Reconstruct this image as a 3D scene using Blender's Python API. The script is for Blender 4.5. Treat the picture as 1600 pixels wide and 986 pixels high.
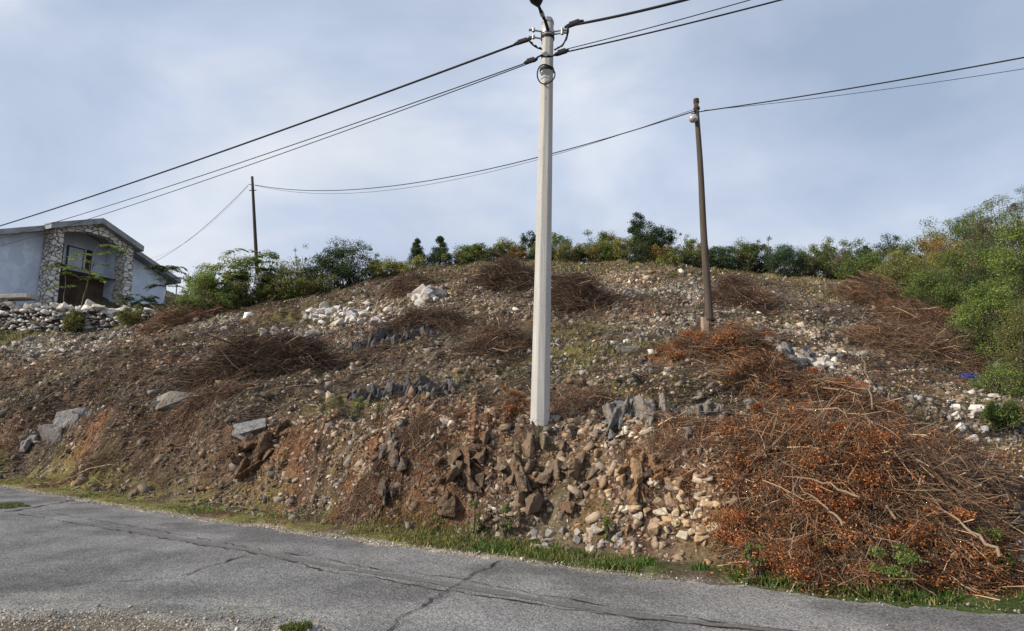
import bpy, bmesh, math, random
import numpy as np
from mathutils import Vector

for o in list(bpy.data.objects): bpy.data.objects.remove(o)
RS = np.random.RandomState(11)
random.seed(5)
R = math.radians

# ---------------------------------------------------------------- camera, light
PITCH = R(9.5); CAMZ = 1.6; F = 1000.0
scn = bpy.context.scene
cam_d = bpy.data.cameras.new('camera'); cam = bpy.data.objects.new('camera', cam_d)
scn.collection.objects.link(cam); scn.camera = cam
cam.location = (0, 0, CAMZ); cam.rotation_euler = (math.pi/2 + PITCH, 0, 0)
cam_d.sensor_width = 36; cam_d.lens = 22.5; cam_d.clip_start = 0.1; cam_d.clip_end = 2000

SUN_EL = R(28); SUN_AZ = math.atan2(-0.90, -0.32)          # azimuth measured from +Y towards +X
S = Vector((math.sin(SUN_AZ)*math.cos(SUN_EL), math.cos(SUN_AZ)*math.cos(SUN_EL), math.sin(SUN_EL)))
sl = bpy.data.lights.new('sun', 'SUN'); sl.energy = 5.0; sl.angle = R(1.0); sl.color = (1.0, 0.89, 0.75)
so = bpy.data.objects.new('sun', sl); scn.collection.objects.link(so)
so.rotation_euler = S.to_track_quat('Z', 'Y').to_euler(); so.location = (-40, -20, 40)

world = bpy.data.worlds.new('World'); scn.world = world; world.use_nodes = True
nt = world.node_tree; nt.nodes.clear()
def N(t, typ, **kw):
    n = t.nodes.new(typ)
    for k, v in kw.items(): setattr(n, k, v)
    return n
out = N(nt, 'ShaderNodeOutputWorld'); bg = N(nt, 'ShaderNodeBackground'); bg.inputs[1].default_value = 0.1
sky = N(nt, 'ShaderNodeTexSky', sky_type='NISHITA'); sky.sun_disc = False
sky.sun_elevation = SUN_EL; sky.sun_rotation = SUN_AZ; sky.altitude = 100; sky.dust_density = 2.0
tc = N(nt, 'ShaderNodeTexCoord'); mp = N(nt, 'ShaderNodeMapping'); mp.inputs['Scale'].default_value = (1.0, 1.2, 1.9)
mp.inputs['Rotation'].default_value = (0, R(14), 0)
n1 = N(nt, 'ShaderNodeTexNoise'); n1.inputs['Scale'].default_value = 1.9; n1.inputs['Detail'].default_value = 9
n1.inputs['Roughness'].default_value = 0.52; n1.inputs['Distortion'].default_value = 0.25
nt.links.new(tc.outputs['Generated'], mp.inputs[0]); nt.links.new(mp.outputs[0], n1.inputs['Vector'])
r1 = N(nt, 'ShaderNodeValToRGB')
e = r1.color_ramp.elements
e[0].position = 0.34; e[0].color = (4.4, 5.4, 7.0, 1)
e[1].position = 0.66; e[1].color = (8.2, 8.6, 9.3, 1)
el = e.new(0.5); el.color = (5.8, 6.6, 8.2, 1)
nt.links.new(n1.outputs[0], r1.inputs[0])
mp2 = N(nt, 'ShaderNodeMapping'); mp2.inputs['Location'].default_value = (3.1, 1.7, 0.4); mp2.inputs['Scale'].default_value = (1, 1.2, 2.0)
n2 = N(nt, 'ShaderNodeTexNoise'); n2.inputs['Scale'].default_value = 1.3; n2.inputs['Detail'].default_value = 6
nt.links.new(tc.outputs['Generated'], mp2.inputs[0]); nt.links.new(mp2.outputs[0], n2.inputs['Vector'])
r2 = N(nt, 'ShaderNodeMapRange'); r2.inputs[1].default_value = 0.42; r2.inputs[2].default_value = 0.7
r2.inputs[3].default_value = 0.72; r2.inputs[4].default_value = 0.95
nt.links.new(n2.outputs[0], r2.inputs[0])
mx = N(nt, 'ShaderNodeMix', data_type='RGBA')
nt.links.new(r2.outputs[0], mx.inputs[0]); nt.links.new(sky.outputs[0], mx.inputs[6]); nt.links.new(r1.outputs[0], mx.inputs[7])
nt.links.new(mx.outputs[2], bg.inputs[0]); nt.links.new(bg.outputs[0], out.inputs[0])
vs = scn.view_settings; vs.view_transform = 'Standard'; vs.look = 'None'; vs.exposure = 0.06; vs.gamma = 1
scn.cycles.max_bounces = 4; scn.cycles.diffuse_bounces = 2; scn.cycles.transparent_max_bounces = 4

# ---------------------------------------------------------------- numpy helpers
def ray(px, py):
    u = (np.asarray(px, float)-800)/F; v = (493-np.asarray(py, float))/F
    return u, math.cos(PITCH)-v*math.sin(PITCH), math.sin(PITCH)+v*math.cos(PITCH)
def at(px, py, y):
    a, b, c = ray(px, py); s = y/b
    return float(a*s), float(y), float(CAMZ+c*s)
def onz(px, py, z=0.0):
    a, b, c = ray(px, py); s = (z-CAMZ)/c
    return float(a*s), float(b*s), z
def xat(px, py, y): return at(px, py, y)[0]

_P = np.random.RandomState(3).permutation(512).astype(np.int64)
_P = np.concatenate([_P, _P, _P, _P])
_V = np.random.RandomState(4).rand(512)*2-1
def vnoise(x, y, z=None):
    x = np.asarray(x, float); y = np.asarray(y, float)
    z = np.zeros_like(x) if z is None else np.asarray(z, float)
    xi = np.floor(x).astype(np.int64); yi = np.floor(y).astype(np.int64); zi = np.floor(z).astype(np.int64)
    xf = x-xi; yf = y-yi; zf = z-zi
    f = lambda t: t*t*t*(t*(t*6-15)+10)
    u, v, w = f(xf), f(yf), f(zf)
    def h(a, b, c): return _V[_P[_P[_P[a & 511]+(b & 511)]+(c & 511)] & 511]
    L = lambda a, b, t: a+(b-a)*t
    return L(L(L(h(xi, yi, zi), h(xi+1, yi, zi), u), L(h(xi, yi+1, zi), h(xi+1, yi+1, zi), u), v),
             L(L(h(xi, yi, zi+1), h(xi+1, yi, zi+1), u), L(h(xi, yi+1, zi+1), h(xi+1, yi+1, zi+1), u), v), w)
def fbm(x, y, sc, oc=4, z=None, g=0.5):
    t = 0; a = 1; s = 0
    for i in range(oc):
        t = t+a*vnoise(x*sc+17.3*i, y*sc-9.1*i, None if z is None else z*sc+5.7*i); s += a; a *= g; sc *= 2.03
    return t/s
def sstep(a, b, x):
    t = np.clip((x-a)/(b-a), 0, 1); return t*t*(3-2*t)

# ---------------------------------------------------------------- terrain
edge_px = [(-260, 730), (-120, 744), (0, 761), (114, 781), (325, 815), (520, 841), (635, 857), (790, 875), (945, 896), (1100, 910), (1250, 929), (1383, 945), (1600, 960), (1900, 985)]
EDGE = np.array([onz(a, b)[:2] for a, b in edge_px])
EDGE = EDGE[np.argsort(EDGE[:, 0])]
def edge_y(x):
    x = np.asarray(x, float); y = np.interp(x, EDGE[:, 0], EDGE[:, 1])
    s0 = (EDGE[1, 1]-EDGE[0, 1])/(EDGE[1, 0]-EDGE[0, 0]); s1 = (EDGE[-1, 1]-EDGE[-2, 1])/(EDGE[-1, 0]-EDGE[-2, 0])
    y = np.where(x < EDGE[0, 0], EDGE[0, 1]+s0*(x-EDGE[0, 0]), y)
    return np.where(x > EDGE[-1, 0], EDGE[-1, 1]+s1*(x-EDGE[-1, 0]), y)
def uval(x, y):                                   # rough distance past the road's far edge
    return (y-edge_y(x))*0.85 + 0.10*vnoise(x*1.3, y*1.3)+0.05*vnoise(x*5, y*5)
CP = []
for a, b in [(-300, 722), (-150, 738), (0, 742), (150, 765), (300, 787), (450, 806), (600, 825), (720, 837), (843, 850), (1000, 868), (1150, 887), (1300, 903), (1450, 917), (1600, 928), (1800, 945)]:
    CP.append(onz(a, b, 0.06))
for a, b, y in [
  (-300, 640, 29), (-300, 580, 34), (-300, 520, 40),
  (-150, 680, 22), (-150, 620, 26), (-150, 560, 31), (-150, 515, 36),
  (0, 690, 20), (0, 640, 22.5), (0, 580, 27), (0, 545, 30), (0, 521, 33),
  (150, 700, 15.8), (150, 640, 18.8), (150, 580, 24), (150, 540, 29), (150, 514, 33),
  (300, 730, 12.8), (300, 660, 15), (300, 600, 20), (300, 540, 26), (300, 500, 32), (300, 486, 36),
  (450, 770, 10.9), (450, 705, 11.7), (450, 655, 13.6), (450, 590, 18.5), (450, 520, 27), (450, 466, 36),
  (600, 780, 9.9), (600, 690, 10.7), (600, 645, 13), (600, 585, 18), (600, 520, 25), (600, 435, 36),
  (720, 790, 9.0), (720, 695, 9.9), (720, 640, 12.2), (720, 560, 18.5), (720, 480, 27), (720, 418, 36.5),
  (843, 800, 8.5), (843, 700, 9.4), (843, 655, 10.8), (843, 600, 14.3), (843, 520, 21), (843, 450, 30), (843, 410, 37),
  (1000, 800, 7.9), (1000, 705, 8.7), (1000, 655, 10), (1000, 590, 12.2), (1000, 520, 20), (1000, 450, 30), (1000, 413, 37),
  (1150, 790, 7.5), (1150, 690, 8.9), (1150, 640, 10.4), (1150, 575, 14), (1110, 527, 17.5), (1150, 470, 26.5), (1150, 428, 36),
  (1300, 830, 7.0), (1300, 730, 8.8), (1300, 640, 12), (1300, 560, 18), (1300, 490, 27), (1300, 442, 37),
  (1450, 850, 6.7), (1450, 740, 9.0), (1450, 650, 13.2), (1450, 570, 19.5), (1450, 500, 29), (1450, 450, 38),
  (1600, 860, 6.9), (1600, 750, 9.6), (1600, 690, 12.5), (1600, 615, 19), (1600, 540, 27), (1600, 460, 40),
  (1800, 860, 7.2), (1800, 750, 10), (1800, 690, 13), (1800, 600, 20), (1800, 460, 40),
  (0, 485, 40), (200, 488, 46), (285, 487, 50), (-150, 470, 46), (-300, 460, 52),
  (1600, 400, 60), (1450, 425, 52), (1800, 390, 60), (1700, 385, 80)]:
    CP.append(at(a, b, y))
for px, z in [(-300, 15), (-100, 15), (150, 14.5), (404, 11.0), (600, 11.5), (843, 11.8), (1050, 12.0), (1250, 12.0), (1400, 15)]:
    CP.append((xat(px, 430, 56), 56, z*1.0))
    CP.append((xat(px, 430, 90), 90, z-2.5))
CP = np.array(CP)
def _k(r2): return 0.5*r2*np.log(r2+1e-9)
n_ = len(CP)
A = np.zeros((n_+3, n_+3))
d2 = ((CP[:, None, :2]-CP[None, :, :2])**2).sum(-1)
A[:n_, :n_] = _k(d2)+np.eye(n_)*0.06
A[:n_, n_] = 1; A[:n_, n_+1:] = CP[:, :2]; A[n_:, :n_] = A[:n_, n_:].T
W = np.linalg.solve(A, np.concatenate([CP[:, 2], [0, 0, 0]]))
def H0(x, y):
    x = np.clip(x, -75, 75); y = np.clip(y, -5, 92)
    o = np.empty(x.shape); fx = x.ravel(); fy = y.ravel(); res = np.empty(fx.shape)
    for i in range(0, fx.size, 60000):
        a = fx[i:i+60000]; b = fy[i:i+60000]
        res[i:i+60000] = _k((a[:, None]-CP[None, :, 0])**2+(b[:, None]-CP[None, :, 1])**2) @ W[:n_] + W[n_]+W[n_+1]*a+W[n_+2]*b
    return res.reshape(x.shape)
def H(x, y):
    x = np.atleast_1d(np.asarray(x, float)); y = np.atleast_1d(np.asarray(y, float))
    u = uval(x, y)
    h = np.maximum(H0(x, y), 0.05)
    d = np.sqrt(x*x+y*y)
    lft = 1-sstep(-4.5, -1.0, x); lo = 0.55+0.1*lft; hi = 1.25+0.75*lft
    tq = np.clip((u-lo)/(hi-lo), 0, 1); h = 0.05+(h-0.05)*tq*tq*(3-2*tq)
    m1 = sstep(0.6, 3.2, u); m2 = sstep(0.5, 1.6, u)
    r = 1-np.abs(fbm(x+3, y, 0.55, 3))*2.2
    h = h+m1*(0.30*fbm(x, y, 0.28, 3)+0.13*(r-0.6)) + m2*(0.16*fbm(x, y, 1.5, 4)+0.075*(1-2*np.abs(vnoise(x*4.1, y*4.1))))
    h = h+m2*0.03*vnoise(x*12, y*12)+sstep(0, 0.4, u)*0.012*vnoise(x*9, y*9)
    # vertical fretting of the cut bank
    bank = sstep(0.5, 1.2, u)*(1-sstep(2.6, 4.0, u))*sstep(-6, -2, x)
    h = h+bank*(0.10*vnoise(x*1.7, y*0.7+5)+0.09*(1-2*np.abs(vnoise(x*4.3, y*1.5+9))))
    far = sstep(78, 130, d)
    h = h*(1-far)+far*6.0*sstep(-40, 40, y-0.5*np.abs(x)+20)
    return np.where(u < 0, 0.0, h*sstep(0.0, 0.35, u))
def hz(x, y): return float(H(x, y)[0])
def hit(px, py):
    px = np.atleast_1d(np.asarray(px, float)); py = np.atleast_1d(np.asarray(py, float))
    a, b, c = ray(px, py); a = a/b; c = c/b
    t = np.geomspace(4, 85, 200)
    X = a[:, None]*t; Y = np.broadcast_to(t, X.shape); Z = CAMZ+c[:, None]*t
    hh = H(X.ravel(), Y.ravel()).reshape(X.shape)
    ok = Z < hh
    i = np.where(ok.any(1), ok.argmax(1), 150)
    j = np.maximum(i-1, 0); r_i = np.arange(len(i)); g0 = Z[r_i, j]-hh[r_i, j]; g1_ = Z[r_i, i]-hh[r_i, i]
    w_ = np.where(ok.any(1) & (i > 0) & (g0 > 0), g0/np.maximum(g0-g1_, 1e-6), 1.0)
    y = t[j]+(t[i]-t[j])*w_
    return np.stack([a*y, y, H(a*y, y)], 1)
def hit1(px, py): return [float(v) for v in hit(px, py)[0]]
def nrm(x, y, e=0.12):
    hx = (H(x+e, y)-H(x-e, y))/(2*e); hy = (H(x, y+e)-H(x, y-e))/(2*e)
    n = np.stack([-hx, -hy, np.ones_like(hx)], -1)
    return n/np.linalg.norm(n, axis=-1, keepdims=True)

# ---------------------------------------------------------------- object helpers
col = scn.collection
def tag(o, label=None, cat=None, group=None, kind=None):
    if label: o['label'] = label
    if cat: o['category'] = cat
    if group: o['group'] = group
    if kind: o['kind'] = kind
    return o
def mesh_np(name, V, Fc, mat, colr=None, parent=None, smooth=False, origin=None):
    """one mesh object from numpy arrays (faces all with the same corner count, or a list of arrays)"""
    V = np.asarray(V, np.float32)
    o0 = np.array(origin if origin is not None else (0, 0, 0), np.float32)
    if not isinstance(Fc, list): Fc = [Fc]
    me = bpy.data.meshes.new(name)
    me.vertices.add(len(V)); me.vertices.foreach_set('co', (V-o0).ravel())
    loops = np.concatenate([f.ravel() for f in Fc]).astype(np.int32)
    sizes = np.concatenate([np.full(len(f), f.shape[1], np.int32) for f in Fc])
    st = np.concatenate([[0], np.cumsum(sizes)[:-1]]).astype(np.int32)
    me.loops.add(len(loops)); me.loops.foreach_set('vertex_index', loops)
    me.polygons.add(len(sizes)); me.polygons.foreach_set('loop_start', st)
    me.update(calc_edges=True); me.validate()
    if smooth: me.polygons.foreach_set('use_smooth', np.ones(len(me.polygons), bool))
    if colr is not None:
        ca = me.color_attributes.new('Col', 'FLOAT_COLOR', 'POINT')
        c4 = np.ones((len(V), 4), np.float32); c4[:, :colr.shape[1]] = colr
        ca.data.foreach_set('color', c4.ravel())
    me.materials.append(mat)
    o = bpy.data.objects.new(name, me); col.objects.link(o)
    o.location = [float(v) for v in o0]
    if parent is not None:
        o.parent = parent; o.location = [float(v) for v in (o0-np.array(parent.location, np.float32))]
    return o
def empty(name, loc, label, cat, group=None):
    o = bpy.data.objects.new(name, None); col.objects.link(o); o.location = [float(v) for v in loc]
    o.empty_display_size = 0.2
    return tag(o, label, cat, group)
class MB:
    def __init__(s): s.v = []; s.f = []
    def add(s, vs, fs):
        n = len(s.v); s.v += [tuple(v) for v in vs]; s.f += [tuple(i+n for i in f) for f in fs]; return s
    def box(s, c, sx, sy, sz, ax=None):
        c = Vector(c); X, Y, Z = ax if ax else (Vector((1, 0, 0)), Vector((0, 1, 0)), Vector((0, 0, 1)))
        vs = [c+X*(i*sx/2)+Y*(j*sy/2)+Z*(k*sz/2) for k in (-1, 1) for i, j in ((-1, -1), (1, -1), (1, 1), (-1, 1))]
        return s.add(vs, [(3, 2, 1, 0), (4, 5, 6, 7), (0, 1, 5, 4), (1, 2, 6, 5), (2, 3, 7, 6), (3, 0, 4, 7)])
    def tube(s, pts, rad, n=8, caps=True, rot=0):
        pts = [Vector(p) for p in pts]; m = len(pts)
        rad = rad if hasattr(rad, '__len__') else [rad]*m
        up = None; base = len(s.v)
        for i, p in enumerate(pts):
            t = (pts[min(i+1, m-1)]-pts[max(i-1, 0)]).normalized()
            if up is None: up = t.cross(Vector((0, 1, 0)) if abs(t.y) < 0.9 else Vector((1, 0, 0))).normalized()
            up = (up-t*up.dot(t)).normalized(); w = t.cross(up)
            for k in range(n):
                a = rot+2*math.pi*k/n; s.v.append(tuple(p+(up*math.cos(a)+w*math.sin(a))*rad[i]))
        for i in range(m-1):
            for k in range(n):
                a = base+i*n+k; b = base+i*n+(k+1) % n
                s.f.append((a, b, b+n, a+n))
        if caps:
            s.f.append(tuple(base+k for k in reversed(range(n)))); s.f.append(tuple(base+(m-1)*n+k for k in range(n)))
        return s
    def prism(s, poly, off):
        n = len(poly); off = Vector(off)
        vs = [Vector(p) for p in poly]+[Vector(p)+off for p in poly]
        return s.add(vs, [tuple(reversed(range(n))), tuple(range(n, 2*n))]+[(i, (i+1) % n, (i+1) % n+n, i+n) for i in range(n)])
    def build(s, name, mat, parent=None, smooth=False, origin=None, bevel=0):
        me = bpy.data.meshes.new(name)
        o0 = Vector(origin or (0, 0, 0))
        if parent is not None:
            o0 = Vector((0, 0, 0)); q_ = parent
            while q_ is not None: o0 = o0+q_.location; q_ = q_.parent
        me.from_pydata([tuple(Vector(v)-o0) for v in s.v], [], s.f); me.update()
        if smooth:
            for p in me.polygons: p.use_smooth = True
        me.materials.append(mat)
        o = bpy.data.objects.new(name, me); col.objects.link(o)
        if parent is not None: o.parent = parent
        else: o.location = o0
        if bevel:
            b = o.modifiers.new('bevel', 'BEVEL'); b.width = bevel; b.segments = 2; b.limit_method = 'ANGLE'
        return o

# ---------------------------------------------------------------- materials
def newmat(name):
    m = bpy.data.materials.new(name); m.use_nodes = True; t = m.node_tree; t.nodes.clear()
    o = N(t, 'ShaderNodeOutputMaterial'); p = N(t, 'ShaderNodeBsdfPrincipled'); t.links.new(p.outputs[0], o.inputs[0])
    p.inputs['Specular IOR Level'].default_value = 0.25
    return m, t, p, o
def mixc(t, fac, a, b, mode='MIX'):
    m = N(t, 'ShaderNodeMix', data_type='RGBA', blend_type=mode)
    for i, v in ((0, fac), (6, a), (7, b)):
        if isinstance(v, (int, float)): m.inputs[i].default_value = v
        elif isinstance(v, tuple): m.inputs[i].default_value = (*v, 1) if len(v) == 3 else v
        else: t.links.new(v, m.inputs[i])
    return m.outputs[2]
def noise(t, vec, sc, det=5, rough=0.55, out=0):
    n = N(t, 'ShaderNodeTexNoise'); n.inputs['Scale'].default_value = sc; n.inputs['Detail'].default_value = det
    n.inputs['Roughness'].default_value = rough
    if vec is not None: t.links.new(vec, n.inputs['Vector'])
    return n.outputs[out]
def mrange(t, v, a, b, c=0.0, d=1.0):
    n = N(t, 'ShaderNodeMapRange')
    for i, q in zip((1, 2, 3, 4), (a, b, c, d)): n.inputs[i].default_value = q
    t.links.new(v, n.inputs[0]); return n.outputs[0]
def bump(t, p, h, dist, st=1.0, prev=None):
    b = N(t, 'ShaderNodeBump'); b.inputs['Distance'].default_value = dist; b.inputs['Strength'].default_value = st
    t.links.new(h, b.inputs['Height'])
    if prev is not None: t.links.new(prev, b.inputs['Normal'])
    t.links.new(b.outputs[0], p.inputs['Normal']); return b.outputs[0]
def attr(t):
    return N(t, 'ShaderNodeVertexColor', layer_name='Col').outputs[0]
def obc(t): return N(t, 'ShaderNodeTexCoord').outputs['Object']
def wpos(t): return N(t, 'ShaderNodeNewGeometry').outputs['Position']

def mat_plain(name, c, rough=0.7, metal=0, var=0.25, sc=6, bd=0.004, bs=30):
    m, t, p, o = newmat(name); v = obc(t)
    f = mrange(t, noise(t, v, sc, 6), 0.3, 0.7)
    lo = tuple(x*(1-var) for x in c); hi = tuple(min(1, x*(1+var)) for x in c)
    t.links.new(mixc(t, f, lo, hi), p.inputs['Base Color'])
    p.inputs['Roughness'].default_value = rough; p.inputs['Metallic'].default_value = metal
    if bd: bump(t, p, noise(t, v, bs, 5), bd, 0.7)
    return m

def mat_ground():
    m, t, p, o = newmat('hillside_soil'); v = wpos(t); c = attr(t)
    big = mrange(t, noise(t, v, 2.3, 6, 0.65), 0.32, 0.68, 0.55, 1.5)
    mul = N(t, 'ShaderNodeVectorMath', operation='SCALE'); t.links.new(c, mul.inputs[0]); t.links.new(big, mul.inputs['Scale'])
    base = mul.outputs[0]
    fine = mrange(t, noise(t, v, 28, 5, 0.7), 0.35, 0.65, 0.6, 1.5)
    mul2 = N(t, 'ShaderNodeVectorMath', operation='SCALE'); t.links.new(base, mul2.inputs[0]); t.links.new(fine, mul2.inputs['Scale'])
    base = mul2.outputs[0]
    vo = N(t, 'ShaderNodeTexVoronoi'); vo.inputs['Scale'].default_value = 13; t.links.new(v, vo.inputs['Vector'])
    sep = N(t, 'ShaderNodeSeparateColor'); t.links.new(vo.outputs['Color'], sep.inputs[0])
    body = mrange(t, vo.outputs['Distance'], 0.42, 0.30)
    pick = mrange(t, sep.outputs[0], 0.56, 0.60)
    mk = N(t, 'ShaderNodeMath', operation='MULTIPLY'); t.links.new(body, mk.inputs[0]); t.links.new(pick, mk.inputs[1])
    al = N(t, 'ShaderNodeVertexColor', layer_name='Col').outputs[1]
    mk2 = N(t, 'ShaderNodeMath', operation='MULTIPLY'); t.links.new(mk.outputs[0], mk2.inputs[0]); t.links.new(al, mk2.inputs[1])
    stone = mixc(t, sep.outputs[1], (0.30, 0.235, 0.17), (0.17, 0.115, 0.075))
    t.links.new(mixc(t, mk2.outputs[0], base, stone), p.inputs['Base Color'])
    p.inputs['Roughness'].default_value = 0.95; p.inputs['Specular IOR Level'].default_value = 0.1
    b = bump(t, p, vo.outputs['Distance'], -0.03, 0.8)
    b = bump(t, p, noise(t, v, 22, 8, 0.75), 0.05, 0.9, b)
    return m
def mat_stone(name='limestone', mult=1.0):
    m, t, p, o = newmat(name); v = wpos(t); c = attr(t)
    f = mrange(t, noise(t, v, 9, 6, 0.7), 0.3, 0.7, 0.6*mult, 1.25*mult)
    s = N(t, 'ShaderNodeVectorMath', operation='SCALE'); t.links.new(c, s.inputs[0]); t.links.new(f, s.inputs['Scale'])
    t.links.new(s.outputs[0], p.inputs['Base Color']); p.inputs['Roughness'].default_value = 0.9
    bump(t, p, noise(t, v, 40, 5, 0.7), 0.015, 0.7)
    return m
def mat_rock(colr):
    m, t, p, o = newmat('karst_rock'); v = wpos(t); c = N(t, 'ShaderNodeRGB').outputs[0]; c.default_value = (*colr, 1)
    st = N(t, 'ShaderNodeMapping'); st.inputs['Scale'].default_value = (1, 1, 0.35); t.links.new(v, st.inputs[0])
    f = mrange(t, noise(t, st.outputs[0], 7, 8, 0.75), 0.3, 0.68, 0.35, 1.55)
    s = N(t, 'ShaderNodeVectorMath', operation='SCALE'); t.links.new(c, s.inputs[0]); t.links.new(f, s.inputs['Scale'])
    rust = mrange(t, noise(t, v, 6.5, 8, 0.7), 0.50, 0.62, 0, 0.7)
    t.links.new(mixc(t, rust, s.outputs[0], (0.24, 0.13, 0.065)), p.inputs['Base Color']); p.inputs['Roughness'].default_value = 0.9
    b = bump(t, p, noise(t, st.outputs[0], 14, 8, 0.8), 0.07, 0.9)
    return m
def mat_leaf(name, trans=0.3, rough=0.6):
    m, t, p, o = newmat(name); c = attr(t)
    t.links.new(c, p.inputs['Base Color']); p.inputs['Roughness'].default_value = rough
    if trans:
        tr = N(t, 'ShaderNodeBsdfTranslucent'); t.links.new(c, tr.inputs[0])
        ms = N(t, 'ShaderNodeMixShader'); ms.inputs[0].default_value = trans
        t.links.new(p.outputs[0], ms.inputs[1]); t.links.new(tr.outputs[0], ms.inputs[2]); t.links.new(ms.outputs[0], o.inputs[0])
    return m
def mat_asphalt():
    m, t, p, o = newmat('asphalt'); v = wpos(t); c = attr(t)
    f = mrange(t, noise(t, v, 1.2, 7, 0.6), 0.3, 0.7, 0.78, 1.22)
    s = N(t, 'ShaderNodeVectorMath', operation='SCALE'); t.links.new(c, s.inputs[0]); t.links.new(f, s.inputs['Scale'])
    vo = N(t, 'ShaderNodeTexVoronoi'); vo.inputs['Scale'].default_value = 62; t.links.new(v, vo.inputs['Vector'])
    sep = N(t, 'ShaderNodeSeparateColor'); t.links.new(vo.outputs['Color'], sep.inputs[0])
    g = mrange(t, sep.outputs[0], 0.0, 1.0, 0.55, 1.5)
    s2 = N(t, 'ShaderNodeVectorMath', operation='SCALE'); t.links.new(s.outputs[0], s2.inputs[0]); t.links.new(g, s2.inputs['Scale'])
    g3 = mrange(t, noise(t, v, 130, 3, 0.8), 0.3, 0.7, 0.7, 1.35)
    s3 = N(t, 'ShaderNodeVectorMath', operation='SCALE'); t.links.new(s2.outputs[0], s3.inputs[0]); t.links.new(g3, s3.inputs['Scale'])
    t.links.new(s3.outputs[0], p.inputs['Base Color']); p.inputs['Roughness'].default_value = 0.85
    b = bump(t, p, vo.outputs['Distance'], -0.006, 0.8)
    bump(t, p, noise(t, v, 9, 6, 0.6), 0.02, 0.6, b)
    return m
def mat_masonry():
    m, t, p, o = newmat('rubble_masonry'); v = obc(t)
    mp_ = N(t, 'ShaderNodeMapping'); mp_.inputs['Scale'].default_value = (1, 1, 1.6); t.links.new(v, mp_.inputs[0])
    wob = N(t, 'ShaderNodeVectorMath', operation='ADD'); nn = N(t, 'ShaderNodeTexNoise'); nn.inputs['Scale'].default_value = 3
    t.links.new(mp_.outputs[0], nn.inputs['Vector']); sc = N(t, 'ShaderNodeVectorMath', operation='SCALE'); sc.inputs['Scale'].default_value = 0.25
    t.links.new(nn.outputs[1], sc.inputs[0]); t.links.new(mp_.outputs[0], wob.inputs[0]); t.links.new(sc.outputs[0], wob.inputs[1])
    vo = N(t, 'ShaderNodeTexVoronoi', feature='DISTANCE_TO_EDGE'); vo.inputs['Scale'].default_value = 2.1
    v2 = N(t, 'ShaderNodeTexVoronoi'); v2.inputs['Scale'].default_value = 2.1
    t.links.new(wob.outputs[0], vo.inputs['Vector']); t.links.new(wob.outputs[0], v2.inputs['Vector'])
    sep = N(t, 'ShaderNodeSeparateColor'); t.links.new(v2.outputs['Color'], sep.inputs[0])
    stone = mixc(t, sep.outputs[0], (0.50, 0.47, 0.42), (0.72, 0.69, 0.63))
    edge = mrange(t, vo.outputs['Distance'], 0.03, 0.085)
    t.links.new(mixc(t, edge, (0.13, 0.11, 0.095), stone), p.inputs['Base Color']); p.inputs['Roughness'].default_value = 0.9
    b = bump(t, p, edge, 0.06, 0.9); bump(t, p, noise(t, v, 25, 5), 0.02, 0.8, b)
    return m
def mat_render():
    m, t, p, o = newmat('weathered_render'); v = obc(t)
    f = mrange(t, noise(t, v, 0.9, 7, 0.6), 0.38, 0.62)
    c = mixc(t, f, (0.50, 0.58, 0.70), (0.66, 0.73, 0.84))
    st = mrange(t, noise(t, v, 0.55, 3), 0.57, 0.60)
    c = mixc(t, st, c, (0.52, 0.58, 0.69))
    k = mrange(t, noise(t, v, 1.7, 8, 0.7), 0.62, 0.70, 0, 0.6)
    t.links.new(mixc(t, k, c, (0.26, 0.28, 0.31)), p.inputs['Base Color']); p.inputs['Roughness'].default_value = 0.9
    bump(t, p, noise(t, v, 12, 6), 0.02, 0.6)
    return m
def mat_concrete_pole():
    m, t, p, o = newmat('spun_concrete'); v = obc(t)
    mp_ = N(t, 'ShaderNodeMapping'); mp_.inputs['Scale'].default_value = (9, 9, 0.35); t.links.new(v, mp_.inputs[0])
    f = mrange(t, noise(t, mp_.outputs[0], 2.5, 7, 0.65), 0.3, 0.7)
    c = mixc(t, f, (0.33, 0.325, 0.31), (0.49, 0.48, 0.46))
    w = N(t, 'ShaderNodeTexWave', bands_direction='Z'); w.inputs['Scale'].default_value = 1.1; w.inputs['Distortion'].default_value = 0.6
    t.links.new(v, w.inputs['Vector'])
    ring = mrange(t, w.outputs[1], 0.0, 0.03, 0.10, 0.0)
    c = mixc(t, ring, c, (0.26, 0.24, 0.21))
    spots = mrange(t, noise(t, v, 26, 3), 0.66, 0.70, 0, 0.6)
    t.links.new(mixc(t, spots, c, (0.2, 0.18, 0.16)), p.inputs['Base Color']); p.inputs['Roughness'].default_value = 0.85
    bump(t, p, noise(t, v, 60, 5), 0.006, 0.7)
    return m
def mat_wood(name, a, b):
    m, t, p, o = newmat(name); v = obc(t)
    mp_ = N(t, 'ShaderNodeMapping'); mp_.inputs['Scale'].default_value = (14, 14, 0.7); t.links.new(v, mp_.inputs[0])
    f = mrange(t, noise(t, mp_.outputs[0], 2, 7, 0.7), 0.3, 0.7)
    t.links.new(mixc(t, f, a, b), p.inputs['Base Color']); p.inputs['Roughness'].default_value = 0.85
    bump(t, p, noise(t, mp_.outputs[0], 4, 5), 0.01, 0.8)
    return m
M_ground = mat_ground(); M_stone = mat_stone(); M_leaf = mat_leaf('green_leaf', 0.42)
M_dry = mat_leaf('dry_leaf', 0.25, 0.8); M_twig = mat_leaf('bark_twig', 0, 0.85); M_grass = mat_leaf('grass_blade', 0.3)
M_asph = mat_asphalt(); M_mas = mat_masonry(); M_render = mat_render(); M_cp = mat_concrete_pole()
M_wood = mat_wood('weathered_pole_wood', (0.04, 0.032, 0.026), (0.115, 0.092, 0.074))
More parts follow.
